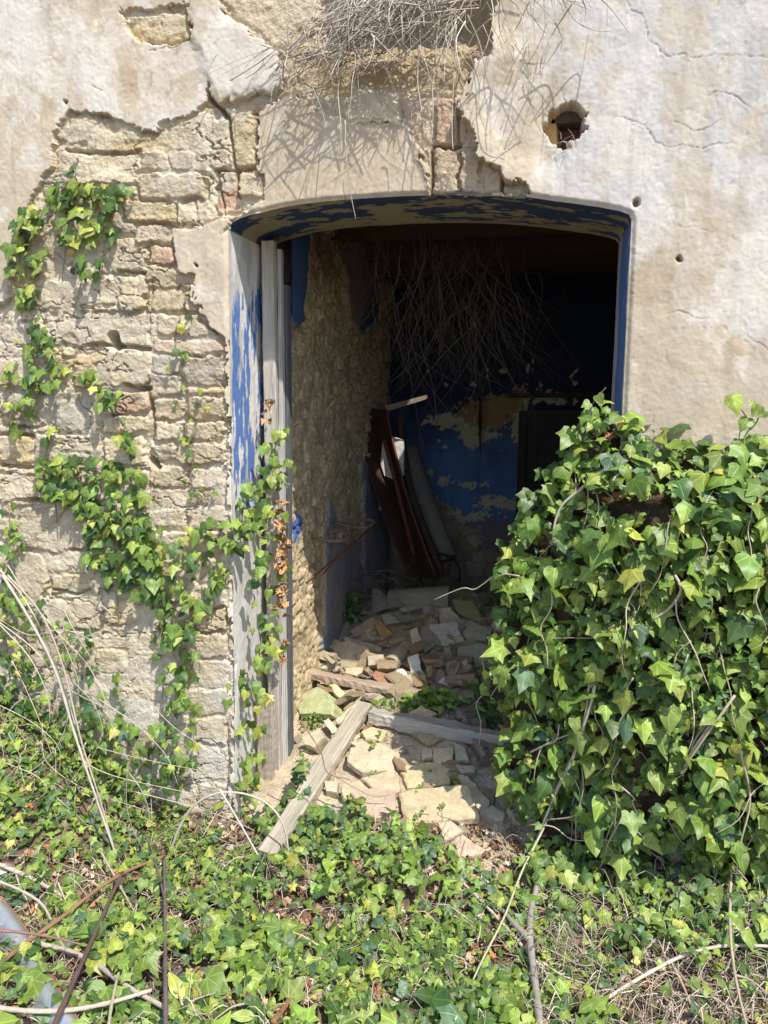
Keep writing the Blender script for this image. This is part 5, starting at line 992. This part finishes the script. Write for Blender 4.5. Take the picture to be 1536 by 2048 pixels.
longs = [[(688, 120), (676, 180), (682, 260), (676, 330)], [(690, 240), (692, 310), (700, 380), (712, 440)], [(650, 90), (612, 130), (640, 210), (655, 260)], [(905, 60), (868, 150), (866, 230), (860, 290)], [(912, 50), (908, 140), (904, 250), (906, 300)], [(935, 30), (960, 90), (975, 160), (985, 185)], [(840, 90), (835, 160), (845, 230)], [(1010, -10), (1040, 20), (1048, 70), (1045, 120)], [(1060, 0), (1030, 60), (985, 110)], [(1180, -20), (1215, 10), (1240, 40), (1258, 66)], [(1120, -10), (1150, 40), (1190, 60), (1225, 62)], [(1150, 0), (1110, 60), (1085, 110), (1080, 150)], [(1165, 0), (1172, 20), (1170, 45)], [(720, 60), (640, 140), (600, 170)], [(560, 75), (600, 110), (640, 100), (700, 60)], [(545, 150), (600, 130), (660, 110)], [(1000, -10), (1000, 60), (1030, 120), (1062, 190)], [(1130, 70), (1090, 130), (1030, 190), (1000, 260)], [(940, 110), (960, 180), (945, 250)]]
for l in longs:
    m = MB(); m.tube(spline([P(a, b, -.10-.07*random.random()-(.0 if i else .04)) for i, (a, b) in enumerate(l)], 6), .0026, 5, tuple(np.array((.52, .46, .38))*random.uniform(.7, 1.2)), r1=.0012); m.build('long_stem', M_STEM, nest, True)
# sprig of dead stems at the right end of the tangle and small ones in the putlog hole
def st2(t): return (random.gauss(1080, 60), random.uniform(-60, 0))
strands('dry_tuft', 'thinner fringe of dead stems hanging at the top right of the big tangle', 34, st2, (.06, .24), .0012, .0022, (.50, .44, .38), (-.05, -.16), drift=(.2, -.15), spread=.8, wallc=True)
strands('dry_tuft', 'few short dead stalks poking out of the hole in the right plaster', 7, lambda t: (random.uniform(1118, 1150), random.uniform(278, 296)), (.03, .07), .0010, .0016, (.62, .55, .46), (-.02, -.03), drift=(0, -.3), spread=1.3, down=-1)
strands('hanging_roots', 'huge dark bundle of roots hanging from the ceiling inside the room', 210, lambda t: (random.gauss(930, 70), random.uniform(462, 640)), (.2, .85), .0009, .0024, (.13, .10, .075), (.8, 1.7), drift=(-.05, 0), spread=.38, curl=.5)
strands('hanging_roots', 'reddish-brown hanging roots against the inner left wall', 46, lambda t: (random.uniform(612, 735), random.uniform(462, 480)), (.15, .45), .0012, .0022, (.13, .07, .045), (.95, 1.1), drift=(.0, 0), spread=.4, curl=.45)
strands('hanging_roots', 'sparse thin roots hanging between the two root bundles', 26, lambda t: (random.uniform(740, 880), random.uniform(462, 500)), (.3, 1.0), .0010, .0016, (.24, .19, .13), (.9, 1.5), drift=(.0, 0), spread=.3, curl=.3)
strands('dry_brush', 'brownish curled dry stalks on the floor at the back left of the heap', 80, lambda t: (random.uniform(665, 800), random.uniform(1140, 1200)), (.12, .34), .0012, .0022, (.22, .17, .13), (1.5, 2.0), spread=1.6, curl=.5, down=-.35)

# ======================= BRANCHES IN FRONT =======================
def FP(px, py, l):
    q = G(px, py); Y = min(q[1], -.02)-l; return P(px, py, Y)
def branch(label, pts, r0, r1, col, lift=.07, name='dead_branch', thorns=0, subs=(), Yfix=None):
    root_p = FP(pts[-1][0], pts[-1][1], lift); root = empty(name, root_p, label, 'branch')
    f = (lambda a, b: P(a, b, Yfix)) if Yfix is not None else (lambda a, b: FP(a, b, lift))
    sp_ = spline([f(a, b) for a, b in pts], 8); m = MB(); m.tube(sp_, [(r0+(r1-r0)*i/(len(sp_)-1))*(1+.22*max(0, math.sin(i*1.7+r0*900))**6) for i in range(len(sp_))], 8, col, jitter=.16)
    for k in range(thorns):
        i = random.randrange(len(sp_)); p = np.array(sp_[i]); d = unit(RNG.normal(0, 1, 3)); m.tube([p, p+d*.016], [.0028, .0004], 4, col)
    m.build('stem', M_STEM, root, True)
    for s in subs:
        m = MB(); m.tube(spline([f(a, b) for a, b in s], 6), r1*1.1, 6, col, r1=r1*.5, jitter=.1); m.build('side_shoot', M_STEM, root, True)
    return root
PALE = (.56, .49, .40); BRN2 = (.30, .17, .11); DRK = (.13, .085, .075); GRYB = (.33, .30, .26)
branch('tall straight dead stalk, frontmost of the bundle at the left edge', [(5, 1150), (60, 1240), (110, 1340), (150, 1470), (190, 1590), (225, 1690), (250, 1760)], .0055, .004, PALE, Yfix=-.42)
branch('second dead stalk close beside the tall one, forking near its foot', [(15, 1150), (80, 1225), (125, 1330), (162, 1480), (200, 1600), (240, 1740)], .004, .003, (.50, .40, .35), Yfix=-.38)
branch('third thinner stalk of the bundle bending right over the wall foot', [(0, 1140), (50, 1200), (100, 1300), (135, 1400), (150, 1450)], .0035, .0025, PALE, Yfix=-.34)
branch('long thin dead shoot arcing right from the stalk bundle', [(15, 1130), (60, 1200), (120, 1270), (175, 1330), (210, 1400), (230, 1480)], .0025, .0015, PALE, Yfix=-.28)
branch('thin wiry shoot crossing low over the ivy at the left', [(0, 1240), (60, 1270), (130, 1260), (200, 1290), (270, 1330)], .002, .0012, PALE, Yfix=-.22)
branch('wiry curl of dead stem looping at the left edge', [(0, 1480), (20, 1420), (60, 1390), (110, 1370), (160, 1280), (230, 1270)], .002, .0012, PALE, Yfix=-.25)
branch('pale bramble cane arching like a hoop before the door post', [(338, 1830), (332, 1760), (345, 1690), (380, 1620), (430, 1588), (490, 1588), (540, 1612), (570, 1660), (580, 1740)], .0055, .0035, PALE, Yfix=-.30)
branch('straight pale cane falling from the top of the arching cane', [(440, 1580), (470, 1630), (510, 1700), (540, 1760), (566, 1818)], .004, .003, (.62, .57, .50), Yfix=-.34)
branch('thick reddish-brown cane slanting across the lower left corner', [(-10, 1935), (60, 1880), (130, 1830), (200, 1775), (260, 1740), (330, 1712)], .008, .006, BRN2, .12, thorns=5)
branch('dark purple-brown cane leaning up from the bottom edge', [(100, 2070), (140, 1980), (180, 1890), (215, 1810), (245, 1745)], .008, .006, DRK, .16)
branch('upright dark stake rising from the bottom edge', [(331, 2075), (331, 1980), (330, 1880), (330, 1800), (328, 1715)], .007, .0055, (.16, .125, .12), .14, subs=([(330, 1800), (320, 1760), (300, 1690), (290, 1670)],))
branch('thick pale thorny cane running down to the bottom edge', [(-10, 1725), (60, 1755), (130, 1795)], .008, .006, (.50, .41, .34), .05, thorns=6)
branch('pale thorny cane crossing the lower left, half buried in ivy', [(30, 1880), (110, 1895), (180, 1920), (250, 1970), (335, 2018)], .009, .007, (.46, .38, .32), .10, thorns=14)
branch('snapped pale cane with a broken tip near the bottom left', [(-10, 2015), (60, 2022), (140, 2020), (220, 2005), (303, 1980)], .0075, .0055, (.52, .44, .36), .12, thorns=10)
branch('thin maroon twig entering at the left edge', [(-10, 1860), (80, 1870), (160, 1888)], .005, .003, (.28, .15, .13), .2)
branch('dry grey cane curving down the left beside the metal sheet', [(-10, 1760), (40, 1780), (85, 1810), (110, 1860), (130, 1900)], .005, .004, (.46, .40, .33), .1)
branch('lichen-spotted grey twig standing at the bottom left', [(215, 2070), (225, 2000), (245, 1930), (290, 1890), (345, 1860)], .005, .003, (.42, .40, .26), .13)
branch('dark curved cane lying in the ground ivy below the door', [(250, 2048), (330, 1970), (400, 1900), (450, 1850), (500, 1842), (540, 1850)], .007, .004, (.17, .13, .115), .06)
branch('short rust-brown bent stick in the ground ivy at the bottom', [(545, 2045), (575, 2005), (580, 1985), (600, 1965)], .009, .007, (.26, .14, .08), .06)
branch('long thin dry shoot curving over the ground ivy', [(200, 1700), (250, 1790), (290, 1860), (330, 1920), (365, 2010)], .004, .003, (.48, .41, .32), .08)
branch('forked grey branch standing in the litter at the bottom right of centre', [(1080, 1755), (1062, 1820), (1060, 1880), (1068, 1950), (1080, 2060)], .010, .013, GRYB, .08, subs=([(1060, 1880), (1030, 1850), (1005, 1820)],))
branch('long pale cane lying from the centre towards the bottom right', [(905, 1745), (980, 1820), (1060, 1910), (1130, 1990), (1200, 2040)], .005, .006, (.56, .49, .41), .05)
branch('long thin vine trailing from the thicket down to the bottom edge', [(1125, 1560), (1090, 1650), (1045, 1740), (1010, 1830), (960, 1930), (910, 2040)], .0045, .003, (.50, .45, .30), .10)
branch('pale curved cane crossing the dry litter at the right edge', [(1200, 2005), (1290, 1950), (1370, 1910), (1450, 1892), (1560, 1893)], .006, .005, (.54, .47, .39), .08)
branch('slender upright stem at the right edge', [(1462, 1740), (1460, 1850), (1470, 1950), (1495, 2060)], .005, .004, (.42, .34, .26), .12, subs=([(1470, 1950), (1500, 1960), (1540, 1990)],))
branch('second slender upright stem right of centre in the litter', [(1340, 1920), (1370, 1980), (1395, 2050)], .004, .003, (.45, .36, .27), .08)
branch('straight broken stick lying diagonally in the dry litter', [(1230, 1975), (1300, 1890), (1345, 1850)], .006, .004, (.36, .32, .26), .06)
branch('thin wavy twig lying across the front slabs', [(660, 1545), (700, 1570), (745, 1592), (780, 1590)], .003, .002, (.36, .29, .2), .03)
branch('creeping stem crossing the diagonal beam', [(600, 1440), (640, 1500), (655, 1545), (700, 1560)], .003, .002, (.25, .2, .13), .12)
for k in range(30):
    a = random.uniform(-20, 330); b = random.uniform(1180, 1640); an = random.gauss(1.25, .55); L = random.uniform(90, 330); cv = random.gauss(0, 45)
    o = branch('thin pale dry stalk among the many leaning before the foot of the left wall', [(a+math.cos(an)*L*t+cv*math.sin(3*t), b+math.sin(an)*L*t) for t in (0, .3, .65, 1)], random.uniform(.0014, .0028), .001, tuple(np.array(PALE)*random.uniform(.7, 1.1)), name='dry_stalk', Yfix=random.uniform(-.22, -.40)); o['group'] = 'dry stalks before the left wall'
for k in range(34):
    a = random.uniform(1080, 1540) if k % 3 else random.uniform(-20, 460); b = random.uniform(1780, 2060); an = random.uniform(0, 3.14); L = random.uniform(60, 190)
    o = branch('thin dead twig among many strewn over the dry litter', [(a+math.cos(an)*L*t, b+math.sin(an)*L*t*.6+random.gauss(0, 6)) for t in (-.5, -.15, .2, .5)], random.uniform(.0018, .0035), .0015, tuple(np.array(PALE)*random.uniform(.6, 1.1)), random.uniform(.02, .09), name='dry_twig'); o['group'] = 'dead twigs strewn over the litter'
# galvanised trough rim half buried at the left edge
root = empty('metal_basin', G(20, 1980), 'half buried galvanised metal basin with a rusty rim at the bottom left corner', 'basin')
def rimp(t, off): 
    a = spline([(-60, 1770, 0), (0, 1800, 0), (50, 1865, 0), (90, 1930, 0), (125, 2000, 0), (180, 2080, 0)], 6)[t]; return a
rs_ = [FP(a[0], a[1], .10) for a in spline([(-60, 1760, 0), (0, 1795, 0), (45, 1850, 0), (85, 1920, 0), (120, 1985, 0), (175, 2070, 0)], 6)]; m = MB(); vs = []; fs = []
for p in rs_: vs += [p, p+np.array([-.035, -.012, .012]), p+np.array([-.06, -.02, -.012]), p+np.array([-.09, -.03, -.10]), p+np.array([-.40, -.10, -.13])]
for i in range(len(rs_)-1):
    for j in range(4): fs.append((i*5+j, i*5+j+1, (i+1)*5+j+1, (i+1)*5+j))
m.add(vs, fs, (.50, .55, .60)); ob = m.build('basin_wall', M_ZINC, root, True); md = ob.modifiers.new('Solidify', 'SOLIDIFY'); md.thickness = .004
m = MB(); m.tube([p+np.array([.004, 0, -.006]) for p in rs_], .006, 6, (.28, .13, .07)); m.build('rim', M_RUST, root, True)
